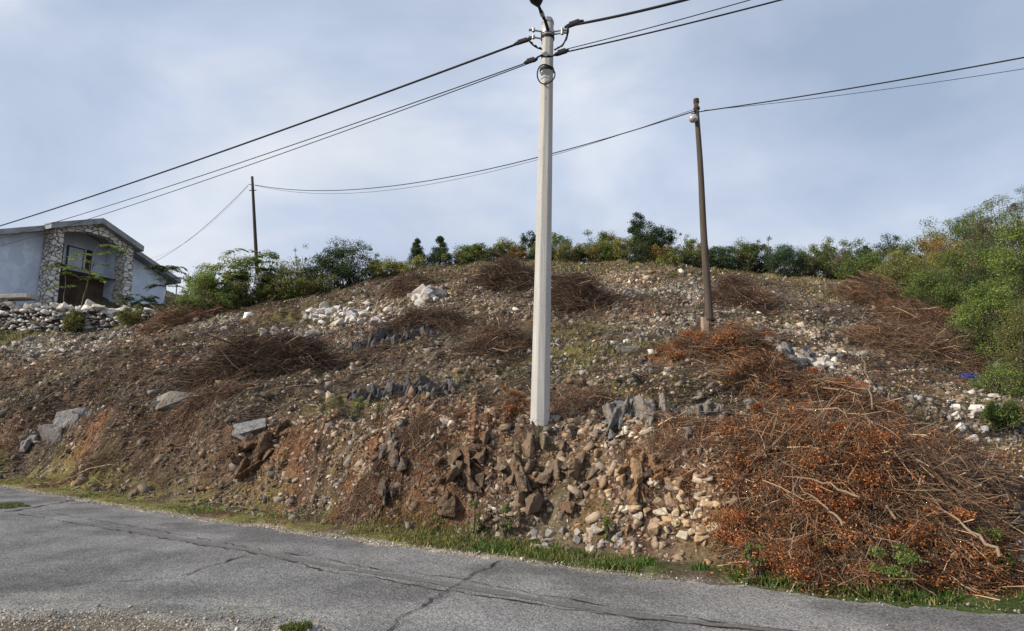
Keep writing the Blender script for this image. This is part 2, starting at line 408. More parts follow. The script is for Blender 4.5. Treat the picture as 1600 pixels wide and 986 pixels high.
M_wood2 = mat_wood('dark_tarred_wood', (0.025, 0.022, 0.02), (0.07, 0.06, 0.052))
M_conc = mat_plain('grey_concrete', (0.36, 0.34, 0.31), 0.9, 0, 0.25, 4, 0.01, 30)
M_stub = mat_plain('stained_concrete', (0.30, 0.23, 0.155), 0.9, 0, 0.3, 4, 0.01, 30)
M_slab = mat_plain('roof_slab_concrete', (0.27, 0.28, 0.30), 0.9, 0, 0.3, 1.5, 0.01, 12)
M_black = mat_plain('black_rubber', (0.010, 0.010, 0.012), 0.7, 0, 0.2, 20, 0)
M_steel = mat_plain('galvanised_steel', (0.30, 0.30, 0.31), 0.5, 0.7, 0.3, 20, 0.001)
M_rust = mat_plain('rusted_band', (0.05, 0.038, 0.032), 0.8, 0.3, 0.3, 30, 0.002)
M_crack = mat_plain('crack_filler', (0.035, 0.033, 0.03), 0.95, 0, 0.3, 10, 0.004)
M_patch = mat_plain('old_trench_patch', (0.135, 0.13, 0.122), 0.9, 0, 0.3, 30, 0.008, 90)
M_dark = mat_plain('dark_interior', (0.06, 0.045, 0.035), 0.9, 0, 0.3, 2, 0.01, 8)
M_brickin = mat_plain('bare_brown_block', (0.10, 0.07, 0.052), 0.9, 0, 0.3, 2, 0.01, 8)
M_glasspane = mat_plain('pale_window_film', (0.45, 0.50, 0.56), 0.3, 0, 0.15, 2, 0)
M_blue = mat_plain('blue_plastic', (0.03, 0.04, 0.22), 0.35, 0, 0.4, 8, 0.01, 14)
M_yel = mat_plain('pale_yellow_plastic', (0.55, 0.48, 0.16), 0.4, 0, 0.3, 8, 0.01, 14)
M_white = mat_plain('white_plastic', (0.7, 0.7, 0.68), 0.4, 0, 0.15, 8, 0.006, 14)
M_grey = mat_plain('grey_enamel_box', (0.42, 0.45, 0.46), 0.5, 0.1, 0.15, 8, 0)
def mat_globe():
    m, t, p, o = newmat('smoked_glass_globe'); p.inputs['Base Color'].default_value = (0.55, 0.55, 0.53, 1)
    p.inputs['Roughness'].default_value = 0.12; p.inputs['Metallic'].default_value = 0.55; return m
M_globe = mat_globe()

# ---------------------------------------------------------------- the ground sheet
def blobmask(x, y, L):
    m = np.zeros(x.shape)
    for (cx, cy, rx, ry, s) in L:
        m = np.maximum(m, s*np.exp(-(((x-cx)/rx)**2+((y-cy)/ry)**2)))
    return m
def blobs(L):
    o = []
    for px, py, rp, s in L:
        X, Y, Z = hit1(px, py); r = rp*Y/1000
        o.append((X, Y, r, r*1.0 if Y > 10 else r*0.75, s))
    return o
B_red = blobs([(740, 432, 28, 1.0), (330, 440, 20, .2), (760, 640, 70, 1.2), (640, 650, 60, .9), (580, 700, 60, .9), (700, 780, 60, 1), (500, 700, 70, .8), (430, 700, 60, .8), (960, 740, 60, 1.1), (1100, 760, 80, .9), (900, 700, 50, .9), (1000, 830, 50, .8), (280, 690, 60, .8), (130, 700, 50, .7), (740, 720, 60, .8), (500, 540, 20, .5), (1200, 465, 40, .7), (230, 590, 40, .5), (560, 560, 40, .5), (1560, 720, 60, .8), (860, 640, 60, .9), (700, 455, 30, .6), (1000, 430, 60, .5)])
B_grn = blobs([(470, 500, 70, .9), (900, 560, 110, .9), (970, 590, 60, .9), (550, 632, 60, 1.1), (880, 520, 90, .8), (60, 510, 90, 1.0), (200, 505, 50, .8), (350, 490, 50, .8), (1060, 600, 40, .4), (1560, 640, 80, .9), (1580, 600, 90, .9), (640, 470, 60, .4), (700, 590, 60, .5), (1000, 540, 80, .7), (900, 405, 150, .5), (1300, 430, 100, .8), (640, 410, 60, .8), (1280, 455, 60, .7)])
B_pale = blobs([(560, 490, 60, 1.2), (640, 480, 40, 1.1), (660, 465, 30, 1.5), (500, 515, 50, 1.2), (450, 525, 40, 1.0), (340, 505, 50, .9), (60, 545, 80, .8), (150, 535, 70, .6), (970, 440, 80, .9), (1080, 450, 80, .9), (1240, 520, 60, 1.0), (1280, 560, 60, 1.1), (1200, 510, 40, .9), (620, 660, 70, .9), (760, 650, 60, .9), (1000, 670, 80, 1.0), (900, 680, 60, .9), (1080, 800, 70, 1.4), (980, 800, 60, 1.0), (1050, 860, 60, 1.1), (1520, 620, 60, 1.0), (1480, 650, 50, .9), (1590, 690, 40, 1.0), (880, 830, 70, .9), (1180, 860, 50, 1.2), (1590, 860, 30, 1.3), (430, 570, 60, .5), (540, 600, 50, .3), (100, 590, 60, .4), (1000, 500, 60, .5), (1330, 590, 40, .8), (760, 820, 60, .6), (500, 780, 60, .5), (380, 760, 60, .5)])
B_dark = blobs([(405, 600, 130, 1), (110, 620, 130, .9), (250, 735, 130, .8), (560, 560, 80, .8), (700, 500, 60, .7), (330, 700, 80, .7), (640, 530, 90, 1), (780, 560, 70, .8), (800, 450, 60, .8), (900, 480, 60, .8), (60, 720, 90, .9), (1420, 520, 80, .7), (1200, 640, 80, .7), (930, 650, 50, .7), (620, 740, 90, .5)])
def ground_color(x, y):
    u = uval(x, y)
    n1_ = fbm(x, y, 0.35, 4); n2_ = fbm(x+31, y-7, 0.6, 4); n3_ = fbm(x-11, y+23, 1.1, 4); n4_ = fbm(x+5, y+2, 3.0, 3)
    cb = np.array([0.085, 0.060, 0.044]); cd = np.array([0.034, 0.026, 0.021]); cr = np.array([0.175, 0.085, 0.045])
    cg = np.array([0.135, 0.125, 0.045]); cs = np.array([0.20, 0.17, 0.135]); cy = np.array([0.26, 0.22, 0.10])
    def mix(c, d, m): return c*(1-m[..., None])+d*m[..., None]
    c = np.broadcast_to(cb, x.shape+(3,)).copy()
    c = mix(c, cd, sstep(0.0, 0.35, n3_)*0.8)
    c = mix(c, cs, np.clip(sstep(0.1, 0.5, n1_+n4_*0.4)*0.3+blobmask(x, y, B_pale)*sstep(-.5, .3, n3_+n4_)*0.8, 0, 1))
    c = mix(c, cr, np.clip(sstep(0.15, 0.5, n2_+n4_*0.3)*0.45+blobmask(x, y, B_red)*sstep(-.45, .25, n3_+n4_)*0.9, 0, 1))
    c = mix(c, cg, np.clip(sstep(0.1, 0.5, -n2_+n4_*0.5)*0.35+blobmask(x, y, B_grn)*sstep(-.5, .2, n2_+n4_), 0, 1))
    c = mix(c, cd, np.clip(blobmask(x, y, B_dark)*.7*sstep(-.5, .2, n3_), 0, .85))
    d = np.sqrt(x*x+y*y)
    crest = sstep(33, 40, y)*sstep(-22, -8, x)
    c = mix(c, cy*0.8, crest*0.8)
    c = mix(c, np.array([0.06, 0.085, 0.03]), sstep(50, 70, d)*0.9)
    vw = 0.7+1.1*(1-sstep(-4.5, -1.0, x)); verge = 1-sstep(0.45*vw, 0.95*vw, u+0.25*n4_)
    gr = sstep(-3, 3, x)
    vc = np.array([0.15, 0.14, 0.05])*(1-gr[..., None])+np.array([0.07, 0.095, 0.03])*gr[..., None]
    c = mix(c, vc, verge*sstep(-.5, .1, n3_))
    c = mix(c, np.array([0.40, 0.36, 0.31]), (1-sstep(0.02, 0.2, np.abs(u-0.02)))*sstep(3.5, -1, x)*0.9)
    nr_ = 1-sstep(-0.6, -0.3, u); c = mix(c, np.array([0.27, 0.25, 0.20]), nr_*(0.75+.25*sstep(-.3, .3, n3_)))
    al = np.clip(1-verge-0.5*blobmask(x, y, B_grn), 0, 1)
    return np.concatenate([c, al[..., None]], -1)
th = np.concatenate([np.linspace(-180, -50, 60)[:-1], np.linspace(-50, 50, 1150), np.linspace(50, 180, 60)[1:]])
rr = np.concatenate([np.geomspace(0.6, 4.2, 25)[:-1], np.geomspace(4.2, 46, 900), np.geomspace(46, 600, 90)[1:]])
T_, R_ = np.meshgrid(np.radians(th[:-1]), rr)          # the seam closes on itself
GX = R_*np.sin(T_); GY = R_*np.cos(T_)
GZ = H(GX, GY)-0.012*(uval(GX, GY) < 0.02)
nr, ntc = GX.shape
idx = np.arange(nr*ntc).reshape(nr, ntc); idn = np.roll(idx, -1, 1)
Fq = np.stack([idx[:-1], idn[:-1], idn[1:], idx[1:]], -1).reshape(-1, 4)[:, ::-1]
gv = np.stack([GX, GY, GZ], -1).reshape(-1, 3)
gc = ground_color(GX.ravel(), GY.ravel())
gv = np.vstack([gv, [[0, 0, -0.012]]]); gc = np.vstack([gc, gc[:1]])
cf = np.stack([idx[0], idn[0], np.full(ntc, nr*ntc)], -1)[:, ::-1]
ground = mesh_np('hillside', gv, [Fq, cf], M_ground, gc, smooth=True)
tag(ground, kind='structure')

# ---------------------------------------------------------------- the road
def near_edge(x): return np.interp(x, [-30, -13, -6, -4.2, -3.2, -2.4, -1.6, -0.9, 0, 2, 20], [10, 7, 5.75, 5.66, 5.60, 5.42, 5.34, 4.7, 3.9, 2.4, -8])
xs = np.concatenate([np.linspace(-60, -14, 60), np.linspace(-13.9, 8, 520), np.linspace(8.2, 40, 60)])
tt = np.linspace(0, 1, 240)
XX = np.repeat(xs[:, None], 240, 1); e1 = edge_y(xs)+0.02+0.10*vnoise(xs*2.1, xs*0)+0.07*vnoise(xs*7, xs*0+3)+.03*vnoise(xs*19, xs*0+5)
e0 = near_edge(xs)+0.08*vnoise(xs*2.3, xs*0+8)
e0 = np.minimum(e0, e1-2.2)
YY = e0[:, None]+(e1-e0)[:, None]*tt[None]
ZZ = 0.018+0.012*fbm(XX, YY, 0.7, 3)+0.003*vnoise(XX*9, YY*9)
edge_d = np.minimum(tt, 1-tt)[None]*(e1-e0)[:, None]
ZZ = ZZ-0.03*(1-sstep(0, 0.12, edge_d))
rc = np.array([0.178, 0.173, 0.166])[None, None]*np.ones(XX.shape)[..., None]
dust = np.clip(blobmask(XX, YY, [(onz(90, 975)[0], onz(90, 975)[1], 0.9, 0.45, 1.2), (onz(330, 960)[0], onz(330, 960)[1], 1.0, 0.28, .75), (onz(60, 935)[0], onz(60, 935)[1], .8, .2, .6)]), 0, 1)*sstep(-.6, .2, fbm(XX, YY, 1.6, 4))
ed = (1-sstep(0.0, 0.25, edge_d+0.12*fbm(XX, YY, 3, 3)))
rc = rc*(1-dust[..., None])+np.array([0.33, 0.325, 0.28])*dust[..., None]
rc = rc*(1-ed[..., None]*0.6)+np.array([0.34, 0.32, 0.29])*ed[..., None]*0.6
dk = blobmask(XX, YY, [(onz(250, 925)[0], onz(250, 925)[1], 1.5, .3, .6), (onz(60, 890)[0], onz(60, 890)[1], 1.2, .4, .45), (onz(120, 965)[0], onz(120, 965)[1], .4, .2, .6)])
rc = rc*(1-0.5*dk[..., None])
trk = np.exp(-((tt-.30)/.09)**2)+np.exp(-((tt-.74)/.08)**2); rc = rc*(1+0.13*trk[None, :, None]*(0.6+0.8*fbm(XX, YY, .5, 3))[..., None]-0.34*sstep(.0, .4, fbm(XX+9, YY*1.2, .9, 5))[..., None])
gxr = sstep(-4, 6, XX)[..., None]; rc = rc*(0.92*(1-gxr)*np.array([0.98, 1.0, 1.03])+gxr*1.12)
idr = np.arange(XX.size).reshape(XX.shape)
Fr = np.stack([idr[:-1, :-1], idr[1:, :-1], idr[1:, 1:], idr[:-1, 1:]], -1).reshape(-1, 4)
road = mesh_np('road', np.stack([XX, YY, ZZ], -1).reshape(-1, 3), Fr, M_asph, rc.reshape(-1, 3), smooth=True)
tag(road, kind='structure')
def road_z(x, y): return 0.018+0.012*fbm(x, y, 0.7, 3)+0.003*vnoise(x*9, y*9)
def ribbon(name, pts, w, lift, mat, jag=0.6, n=260, wob=0.03, gaps=0.0):
    P = np.array([onz(a, b)[:2] for a, b in pts]); d = np.concatenate([[0], np.cumsum(np.linalg.norm(np.diff(P, axis=0), axis=1))])
    s = np.linspace(0, d[-1], n); x = np.interp(s, d, P[:, 0]); y = np.interp(s, d, P[:, 1])
    t = np.stack([np.gradient(x), np.gradient(y)], 1); t /= np.linalg.norm(t, axis=1, keepdims=True); nn = np.stack([-t[:, 1], t[:, 0]], 1)
    off = wob*fbm(s, s*0+w*50, 2.5, 4)+wob*0.5*vnoise(s*11, s*0)
    ww = w*(1+jag*fbm(s+40, s*0, 6, 3)*1.6)*(1-gaps*sstep(0.0, 0.3, fbm(s+9, s*0+2, 1.5, 3)))
    ww = np.maximum(ww, 0.0015)
    a = np.stack([x, y], 1)+nn*(off+ww/2)[:, None]; b = np.stack([x, y], 1)+nn*(off-ww/2)[:, None]
    V = np.zeros((2*n, 3)); V[:n, :2] = a; V[n:, :2] = b; V[:, 2] = road_z(V[:, 0], V[:, 1])+lift
    i = np.arange(n-1); Fq_ = np.stack([i+n, i+1+n, i+1, i], 1)
    return tag(mesh_np(name, V, Fq_, mat), kind='structure')
cA = [(20, 804), (49, 808), (195, 834), (374, 864), (520, 897), (674, 923), (867, 954), (1100, 983), (1300, 1003)]
cB = [(81, 803), (211, 826), (325, 846), (406, 862), (520, 880), (577, 891), (697, 906), (751, 916), (829, 931), (945, 950), (1100, 974), (1300, 1000)]
mid = [((a[0]+b[0])/2, (a[1]+b[1])/2) for a, b in zip([(195, 834), (374, 864), (520, 897), (674, 923), (867, 954), (1100, 983), (1300, 1003)], [(211, 826), (406, 862), (520, 880), (680, 903), (870, 937), (1100, 974), (1300, 1000)])]
ribbon('road_trench_patch', mid, 0.13, 0.004, M_patch, 0.3, 300, 0.01)
ribbon('road_crack', cA, 0.017, 0.008, M_crack, 0.9, 600, 0.05, 0.4)
ribbon('road_crack', cB, 0.012, 0.0085, M_crack, 1.0, 600, 0.05, 0.6)
ribbon('road_crack', [(387, 870), (340, 885), (286, 902), (180, 912)], 0.016, 0.009, M_crack, 1, 200, 0.05, 0.4)
ribbon('road_crack', [(778, 877), (767, 888), (724, 908), (697, 927), (660, 950), (635, 966), (614, 983), (600, 995)], 0.015, 0.0095, M_crack, 1, 200, 0.05, 0.3)
ribbon('road_crack', [(0, 803), (50, 795), (114, 783)], 0.04, 0.009, M_crack, 1, 100, 0.05, 0.2)

# ---------------------------------------------------------------- generators
def unit(v): return v/np.maximum(np.linalg.norm(v, axis=-1, keepdims=True), 1e-9)
def twigs(P, D, L, rad, k=5, curve=0.25, droop=0.0, taper=0.35, rs=RS):
    """P starts, D directions, L lengths, rad radii -> verts, quads, centre points"""
    n = len(P); D = unit(D); q = unit(rs.normal(size=(n, 3))); side = unit(np.cross(D, q))
    s = np.linspace(0, 1, k)[None, :, None]
    C = P[:, None]+D[:, None]*L[:, None, None]*s+side[:, None]*(L*curve*rs.uniform(-1, 1, n))[:, None, None]*s*s
    C = C+rs.normal(size=(n, k, 3))*(L*0.02)[:, None, None]*s
    C[:, :, 2] -= droop*L[:, None]*s[..., 0]**2
    up = unit(np.cross(D, side)); R0 = rad[:, None]*(1-(1-taper)*s[..., 0])
    V = np.empty((n, k, 3, 3))
    for j in range(3):
        a = 2*math.pi*j/3; V[:, :, j] = C+(side[:, None]*math.cos(a)+up[:, None]*math.sin(a))*R0[..., None]
    base = np.arange(n)[:, None, None]*(k*3)+np.arange(k-1)[None, :, None]*3+np.arange(3)[None, None]
    nx = np.arange(n)[:, None, None]*(k*3)+np.arange(k-1)[None, :, None]*3+((np.arange(3)+1) % 3)[None, None]
    Fq_ = np.stack([base, nx, nx+3, base+3], -1).reshape(-1, 4)
    return V.reshape(-1, 3), Fq_, C
def leaves(Cn, size, rs=RS, aspect=0.5, nbias=None, bias=0.6):
    n = len(Cn); a = unit(rs.normal(size=(n, 3))); nn = rs.normal(size=(n, 3))
    if nbias is not None: nn = unit(nn)*(1-bias)+nbias*bias
    b = unit(np.cross(a, nn)); a = unit(np.cross(nn, b))
    s = (size if hasattr(size, '__len__') else np.full(n, size))[:, None]
    bend = unit(np.cross(a, b))*s*0.15
    V = np.stack([Cn-a*s*.5, Cn+b*s*aspect*.5+bend, Cn+a*s*.5, Cn-b*s*aspect*.5+bend], 1).reshape(-1, 3)
    return V, np.arange(4*n).reshape(n, 4)
def cvar(n, c, var, rs=RS, rep=1):
    c = np.array(c)[None]*(1+rs.normal(size=(n, 1))*var)+rs.normal(size=(n, 3))*var*0.12*np.array(c).mean()
    return np.repeat(np.clip(c, 0.004, 0.95), rep, 0)
def pal(n, cols, var, rs=RS, rep=1, w=None):
    cols = np.array(cols); i = rs.choice(len(cols), n, p=w)
    c = cols[i]*(1+rs.normal(size=(n, 1))*var)
    return np.repeat(np.clip(c, 0.004, 0.95), rep, 0)

def ico(sub):
    p = (1+5**.5)/2
    v = [(-1, p, 0), (1, p, 0), (-1, -p, 0), (1, -p, 0), (0, -1, p), (0, 1, p), (0, -1, -p), (0, 1, -p), (p, 0, -1), (p, 0, 1), (-p, 0, -1), (-p, 0, 1)]
    f = [(0, 11, 5), (0, 5, 1), (0, 1, 7), (0, 7, 10), (0, 10, 11), (1, 5, 9), (5, 11, 4), (11, 10, 2), (10, 7, 6), (7, 1, 8), (3, 9, 4), (3, 4, 2), (3, 2, 6), (3, 6, 8), (3, 8, 9), (4, 9, 5), (2, 4, 11), (6, 2, 10), (8, 6, 7), (9, 8, 1)]
    v = [list(np.array(a)/np.linalg.norm(a)) for a in v]
    for _ in range(sub):
        c = {}; nf = []
        def m(a, b):
            k = (min(a, b), max(a, b))
            if k not in c:
                q = np.array(v[a])+np.array(v[b]); v.append(list(q/np.linalg.norm(q))); c[k] = len(v)-1
            return c[k]
        for a, b, d in f:
            ab, bd, da = m(a, b), m(b, d), m(d, a); nf += [(a, ab, da), (b, bd, ab), (d, da, bd), (ab, bd, da)]
        f = nf
    return np.array(v), np.array(f)
def hull(npts, seed, box=0.2):
    """a sharp broken block: convex hull of random points near a box surface"""
    rs = np.random.RandomState(seed); p = rs.uniform(-1, 1, (npts, 3)); m = np.abs(p).max(1, keepdims=True)
    p = p/m*(1-box)+unit(p)*box*1.1; p *= rs.uniform(.8, 1.05, (npts, 1))
    bm = bmesh.new(); [bm.verts.new(q) for q in p]
    r = bmesh.ops.convex_hull(bm, input=bm.verts)
    junk = [g for g in r['geom_interior'] if isinstance(g, bmesh.types.BMVert)]+[g for g in r['geom_unused'] if isinstance(g, bmesh.types.BMVert)]
    bmesh.ops.delete(bm, geom=list(set(junk)), context='VERTS'); bmesh.ops.recalc_face_normals(bm, faces=bm.faces)
    bm.verts.index_update(); v = np.array([q.co[:] for q in bm.verts]); f = np.array([[q.index for q in t.verts] for t in bm.faces]); bm.free()
    return v/np.abs(v).max(0), f
PROTO1 = [hull(10, s, .05) for s in range(24)]
PROTO0 = [hull(8, s, .05) for s in range(20, 38)]
def rotm(n, tilt, rs):
    yaw = rs.uniform(0, 2*np.pi, n); ax = rs.normal(size=(n, 2))*tilt
    cz, sz = np.cos(yaw), np.sin(yaw); Z = np.zeros(n); I = np.ones(n)
    Rz = np.stack([cz, -sz, Z, sz, cz, Z, Z, Z, I], -1).reshape(n, 3, 3)
    ca, sa = np.cos(ax[:, 0]), np.sin(ax[:, 0]); Rx = np.stack([I, Z, Z, Z, ca, -sa, Z, sa, ca], -1).reshape(n, 3, 3)
    cb, sb = np.cos(ax[:, 1]), np.sin(ax[:, 1]); Ry = np.stack([cb, Z, sb, Z, I, Z, -sb, Z, cb], -1).reshape(n, 3, 3)
    return Ry @ Rx @ Rz
def stones_mesh(P, size, colr, protos, rs, flat=(0.22, 0.75), tilt=0.6):
    n = len(P); which = rs.randint(0, len(protos), n); V = []; Fs = []; C = []; off = 0
    sc = np.stack([np.ones(n), rs.uniform(0.5, 0.95, n), rs.uniform(flat[0], flat[1], n)], 1)*size[:, None]*0.5
    Rm = rotm(n, tilt, rs)
    for k, (pv, pf) in enumerate(protos):
        i = np.where(which == k)[0]
        if not len(i): continue
        v = pv[None]*sc[i][:, None]; v = np.einsum('nij,nkj->nki', Rm[i], v)+P[i][:, None]
        V.append(v.reshape(-1, 3)); Fs.append((pf[None]+(np.arange(len(i))*len(pv))[:, None, None]+off).reshape(-1, 3)); off += v.shape[0]*v.shape[1]
        C.append(np.repeat(colr[i], len(pv), 0))
    return np.concatenate(V), np.concatenate(Fs), np.concatenate(C)

STONE_COLS = np.array([[0.42, 0.365, 0.295], [0.30, 0.245, 0.185], [0.29, 0.27, 0.245], [0.17, 0.162, 0.152], [0.36, 0.23, 0.135], [0.66, 0.61, 0.54], [0.09, 0.08, 0.07]])
def scatter_xy(n, r0, r1, rs, th=48, pw=1.0):
    a = np.radians(rs.uniform(-th, th, n)); t = rs.rand(n); r = (r0**(2-pw)+(r1**(2-pw)-r0**(2-pw))*t)**(1/(2-pw)) if pw != 2 else r0*(r1/r0)**t
    return r*np.sin(a), r*np.cos(a)

# loose rubble lying all over the slope
rs = np.random.RandomState(21)
x, y = scatter_xy(520000, 5.0, 40, rs, 47, 1.25)
u = uval(x, y)
pale = blobmask(x, y, B_pale); grn = blobmask(x, y, B_grn); red = blobmask(x, y, B_red)
dens = 0.30+1.1*pale-0.25*grn+0.45*sstep(0.0, .35, fbm(x, y, 0.5, 3))+0.45*sstep(0.1, 0.4, fbm(x+50, y, 1.6, 3))
dens = dens*(0.35+0.65*sstep(-.25, .15, fbm(x-13, y+77, 2.6, 3)))
dens = dens*sstep(0.45, 1.2, u)*(1-0.8*sstep(34, 38, y))
k = rs.rand(len(x)) < dens*0.75
x, y, pale, red = x[k], y[k], pale[k], red[k]
d = np.hypot(x, y)
size = np.exp(rs.normal(np.log(0.040), 0.66, len(x)))*(1+0.020*(d-7).clip(0))*(1+0.12*pale)
size = np.clip(size, 0.022, 0.12+0.012*d)
z = H(x, y)-size*0.03
cz = np.empty((len(x), 3)); pr = np.clip(pale, 0, 1)
w0 = np.array([0.18, 0.18, 0.24, 0.16, 0.10, 0.05, 0.09]); w1 = np.array([0.30, 0.20, 0.24, 0.08, 0.07, 0.08, 0.03])
r_ = rs.rand(len(x)); W_ = np.cumsum(w0[None]*(1-pr[:, None])+w1[None]*pr[:, None], 1); W_ /= W_[:, -1:]
ci = (r_[:, None] > W_).sum(1); cz = STONE_COLS[ci]*(1+rs.normal(size=(len(x), 1))*0.15)
gy = sstep(0.0, 0.35, fbm(x-20, y+40, 0.22, 3))[:, None]*0.6*(1-np.clip(red, 0, 1))[:, None]
cz = cz*(1-gy)+gy*cz.mean(1, keepdims=True)*np.array([0.95, 1.0, 1.05])
rd = np.clip(red, 0, 1)[:, None]*0.35; cz = cz*(1-rd)+rd*np.array([0.33, 0.18, 0.10])
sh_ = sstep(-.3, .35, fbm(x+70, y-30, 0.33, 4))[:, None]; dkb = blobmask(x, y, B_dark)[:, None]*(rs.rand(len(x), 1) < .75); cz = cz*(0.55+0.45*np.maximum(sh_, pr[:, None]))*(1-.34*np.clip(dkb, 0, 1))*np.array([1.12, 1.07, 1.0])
P = np.stack([x, y, z], 1)
nearm = d < 15
print('stones', len(x), nearm.sum())
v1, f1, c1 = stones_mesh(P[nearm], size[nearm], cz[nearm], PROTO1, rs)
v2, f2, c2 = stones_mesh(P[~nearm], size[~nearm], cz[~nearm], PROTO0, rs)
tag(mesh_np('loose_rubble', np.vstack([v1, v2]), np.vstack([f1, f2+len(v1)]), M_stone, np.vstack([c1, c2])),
    'broken limestone rubble strewn over the whole hillside', 'rubble', kind='stuff')
# gravel at the road's edges
xg = rs.uniform(-16, 7, 9000); yg = edge_y(xg)+rs.normal(0.02, 0.09, 9000)+0.05*vnoise(xg*1.3, xg*0)
keep = rs.rand(9000) < (sstep(3.5, -2, xg)*0.85+0.12)
xg, yg = xg[keep], yg[keep]
xb = rs.uniform(-5.2, 0.4, 5200); yb = near_edge(xb)+rs.normal(-0.15, 0.2, 5200)
xr = rs.uniform(-6, 6, 500); yr = rs.uniform(4.0, 8.2, 500); kk = yr < edge_y(xr)-0.2; xr, yr = xr[kk], yr[kk]
X = np.concatenate([xg, xb, xr]); Y = np.concatenate([yg, yb, yr])
sz = np.clip(np.exp(rs.normal(np.log(0.013), 0.5, len(X))), 0.006, 0.05); sz[-len(xr):] *= 0.6
Z = np.maximum(H(X, Y), np.where(uval(X, Y) < 0.1, 0.022, 0))+sz*0.1
cc = STONE_COLS[rs.choice(7, len(X), p=[.4, .2, .15, .05, .05, .15, 0])]
v, f, c = stones_mesh(np.stack([X, Y, Z], 1), sz, cc, PROTO0, rs)
tag(mesh_np('roadside_gravel', v, f, M_stone, c), 'pale crushed gravel along the edges of the asphalt', 'gravel', kind='stuff')

# twig and leaf litter
rs = np.random.RandomState(22)
x, y = scatter_xy(110000, 5.2, 38, rs, 47, 1.2); u = uval(x, y)
keep = (rs.rand(len(x)) < sstep(0.5, 1.3, u)*(0.12+0.5*sstep(-.1, .4, fbm(x+9, y-4, 0.6, 3))+0.6*blobmask(x, y, B_dark)-0.4*blobmask(x, y, B_pale)))
x, y = x[keep], y[keep]; n = len(x); d = np.hypot(x, y)
a = rs.normal(0.15, 0.6, n); nz_ = nrm(x, y, 0.3)
D = np.stack([np.cos(a), np.sin(a), np.zeros(n)], 1); D = unit(D-nz_*(D*nz_).sum(1, keepdims=True))+nz_*rs.normal(0.05, 0.16, n)[:, None]
L = rs.uniform(0.12, 0.8, n)*(0.7+0.02*d); r = rs.uniform(0.003, 0.007, n)*(0.5+0.055*d)
v, f, C_ = twigs(np.stack([x, y, H(x, y)+0.02+0.02*rs.rand(n)], 1), D, L, r, 4, 0.3, 0.03, 0.4, rs)
c = pal(n, [(0.06, 0.045, 0.035), (0.11, 0.08, 0.055), (0.18, 0.12, 0.075), (0.28, 0.22, 0.15), (0.035, 0.028, 0.025)], 0.2, rs, 12, [.3, .28, .2, .07, .15])
tag(mesh_np('twig_litter', v, f, M_twig, c), 'fallen twigs and cut stems littering the slope', 'twigs', kind='stuff')
x, y = scatter_xy(60000, 5.2, 36, rs, 47, 1.2); u = uval(x, y)
keep = rs.rand(len(x)) < sstep(0.45, 1.2, u)*(0.2+0.7*sstep(0, .4, fbm(x-19, y+4, 0.6, 3))+0.5*blobmask(x, y, B_red)); x, y = x[keep], y[keep]
P = np.stack([x, y, H(x, y)+0.02], 1); d = np.hypot(x, y)
v, f = leaves(P, rs.uniform(0.03, 0.06, len(x))*(0.6+0.05*d), rs, 0.6, np.array([[0, 0, 1.]]), 0.6)
tag(mesh_np('leaf_litter', v, f, M_dry, pal(len(x), [(0.30, 0.12, 0.045), (0.20, 0.09, 0.04), (0.13, 0.075, 0.045), (0.36, 0.2, 0.08)], 0.25, rs, 4)),
    'dry brown leaves lying between the stones', 'leaves', kind='stuff')

# grass
def blades(name, x, y, z, h, colr, label, lean=0.45, wd=0.010, rs=RS, cat='grass'):
    n = len(x); a = rs.uniform(0, 2*np.pi, n); ln = np.abs(rs.normal(0, lean, n))
    tip = np.stack([np.cos(a)*h*ln, np.sin(a)*h*ln, h], 1); m = tip*np.array([0.35, 0.35, 0.6])
    b = a+rs.uniform(-1.6, 1.6, n); w = np.stack([np.cos(b), np.sin(b), 0*b], 1)*(wd if np.isscalar(wd) else wd[:, None])
    P = np.stack([x, y, z], 1)
    V = np.stack([P-w*.5, P+w*.5, P+m+w*.4, P+m-w*.4, P+tip], 1).reshape(-1, 3); i = np.arange(n)[:, None]*5
    return tag(mesh_np(name, V, [i+np.array([[0, 1, 2, 3]]), i+np.array([[3, 2, 4]])], M_grass, np.repeat(colr, 5, 0)), label, cat, kind='stuff')
rs = np.random.RandomState(23)
nb = 170000; x = rs.uniform(-20, 7.5, nb); x = np.where(rs.rand(nb) < 0.55, rs.uniform(-3, 7.5, nb), x)
uu = rs.uniform(0.06, 1.7, nb); y = edge_y(x)+uu/0.85
nn_ = fbm(x, y, 1.1, 3); n5 = fbm(x+7, y, 4, 2)
right = sstep(-3, 2.5, x)
wv = 0.85-0.3*right+0.2*np.abs(vnoise(x*0.8, x*0))
p_ = (0.85*right+0.55*(1-right))*sstep(-.18, .25, nn_+0.5*n5+0.22*right)*(1-sstep(wv*0.75, wv*1.15, uu))*sstep(.04, .16+.16*(1-right), uu)
keep = rs.rand(nb) < p_; x, y, uu, nn_ = x[keep], y[keep], uu[keep], nn_[keep]; n = len(x); right = right[keep]
green = np.clip(right*0.72+0.5*sstep(.1, .5, fbm(x-3, y, .9, 2)), 0, 1)
isg = rs.rand(n) < green
c = np.where(isg[:, None], pal(n, [(0.05, 0.125, 0.02), (0.075, 0.16, 0.028), (0.035, 0.085, 0.018), (0.11, 0.17, 0.04)], .2, rs), pal(n, [(0.22, 0.20, 0.065), (0.30, 0.25, 0.11), (0.15, 0.15, 0.045)], .2, rs))
h = rs.uniform(0.02, 0.06, n)*(0.85+0.45*right)*(1+.5*sstep(0, .5, nn_))
blades('verge_grass', x, y, H(x, y)-0.005, h, c, 'strip of short grass between the asphalt and the stony bank', 0.6, 0.011+0.006*(1-right), rs)
print('verge blades', n)
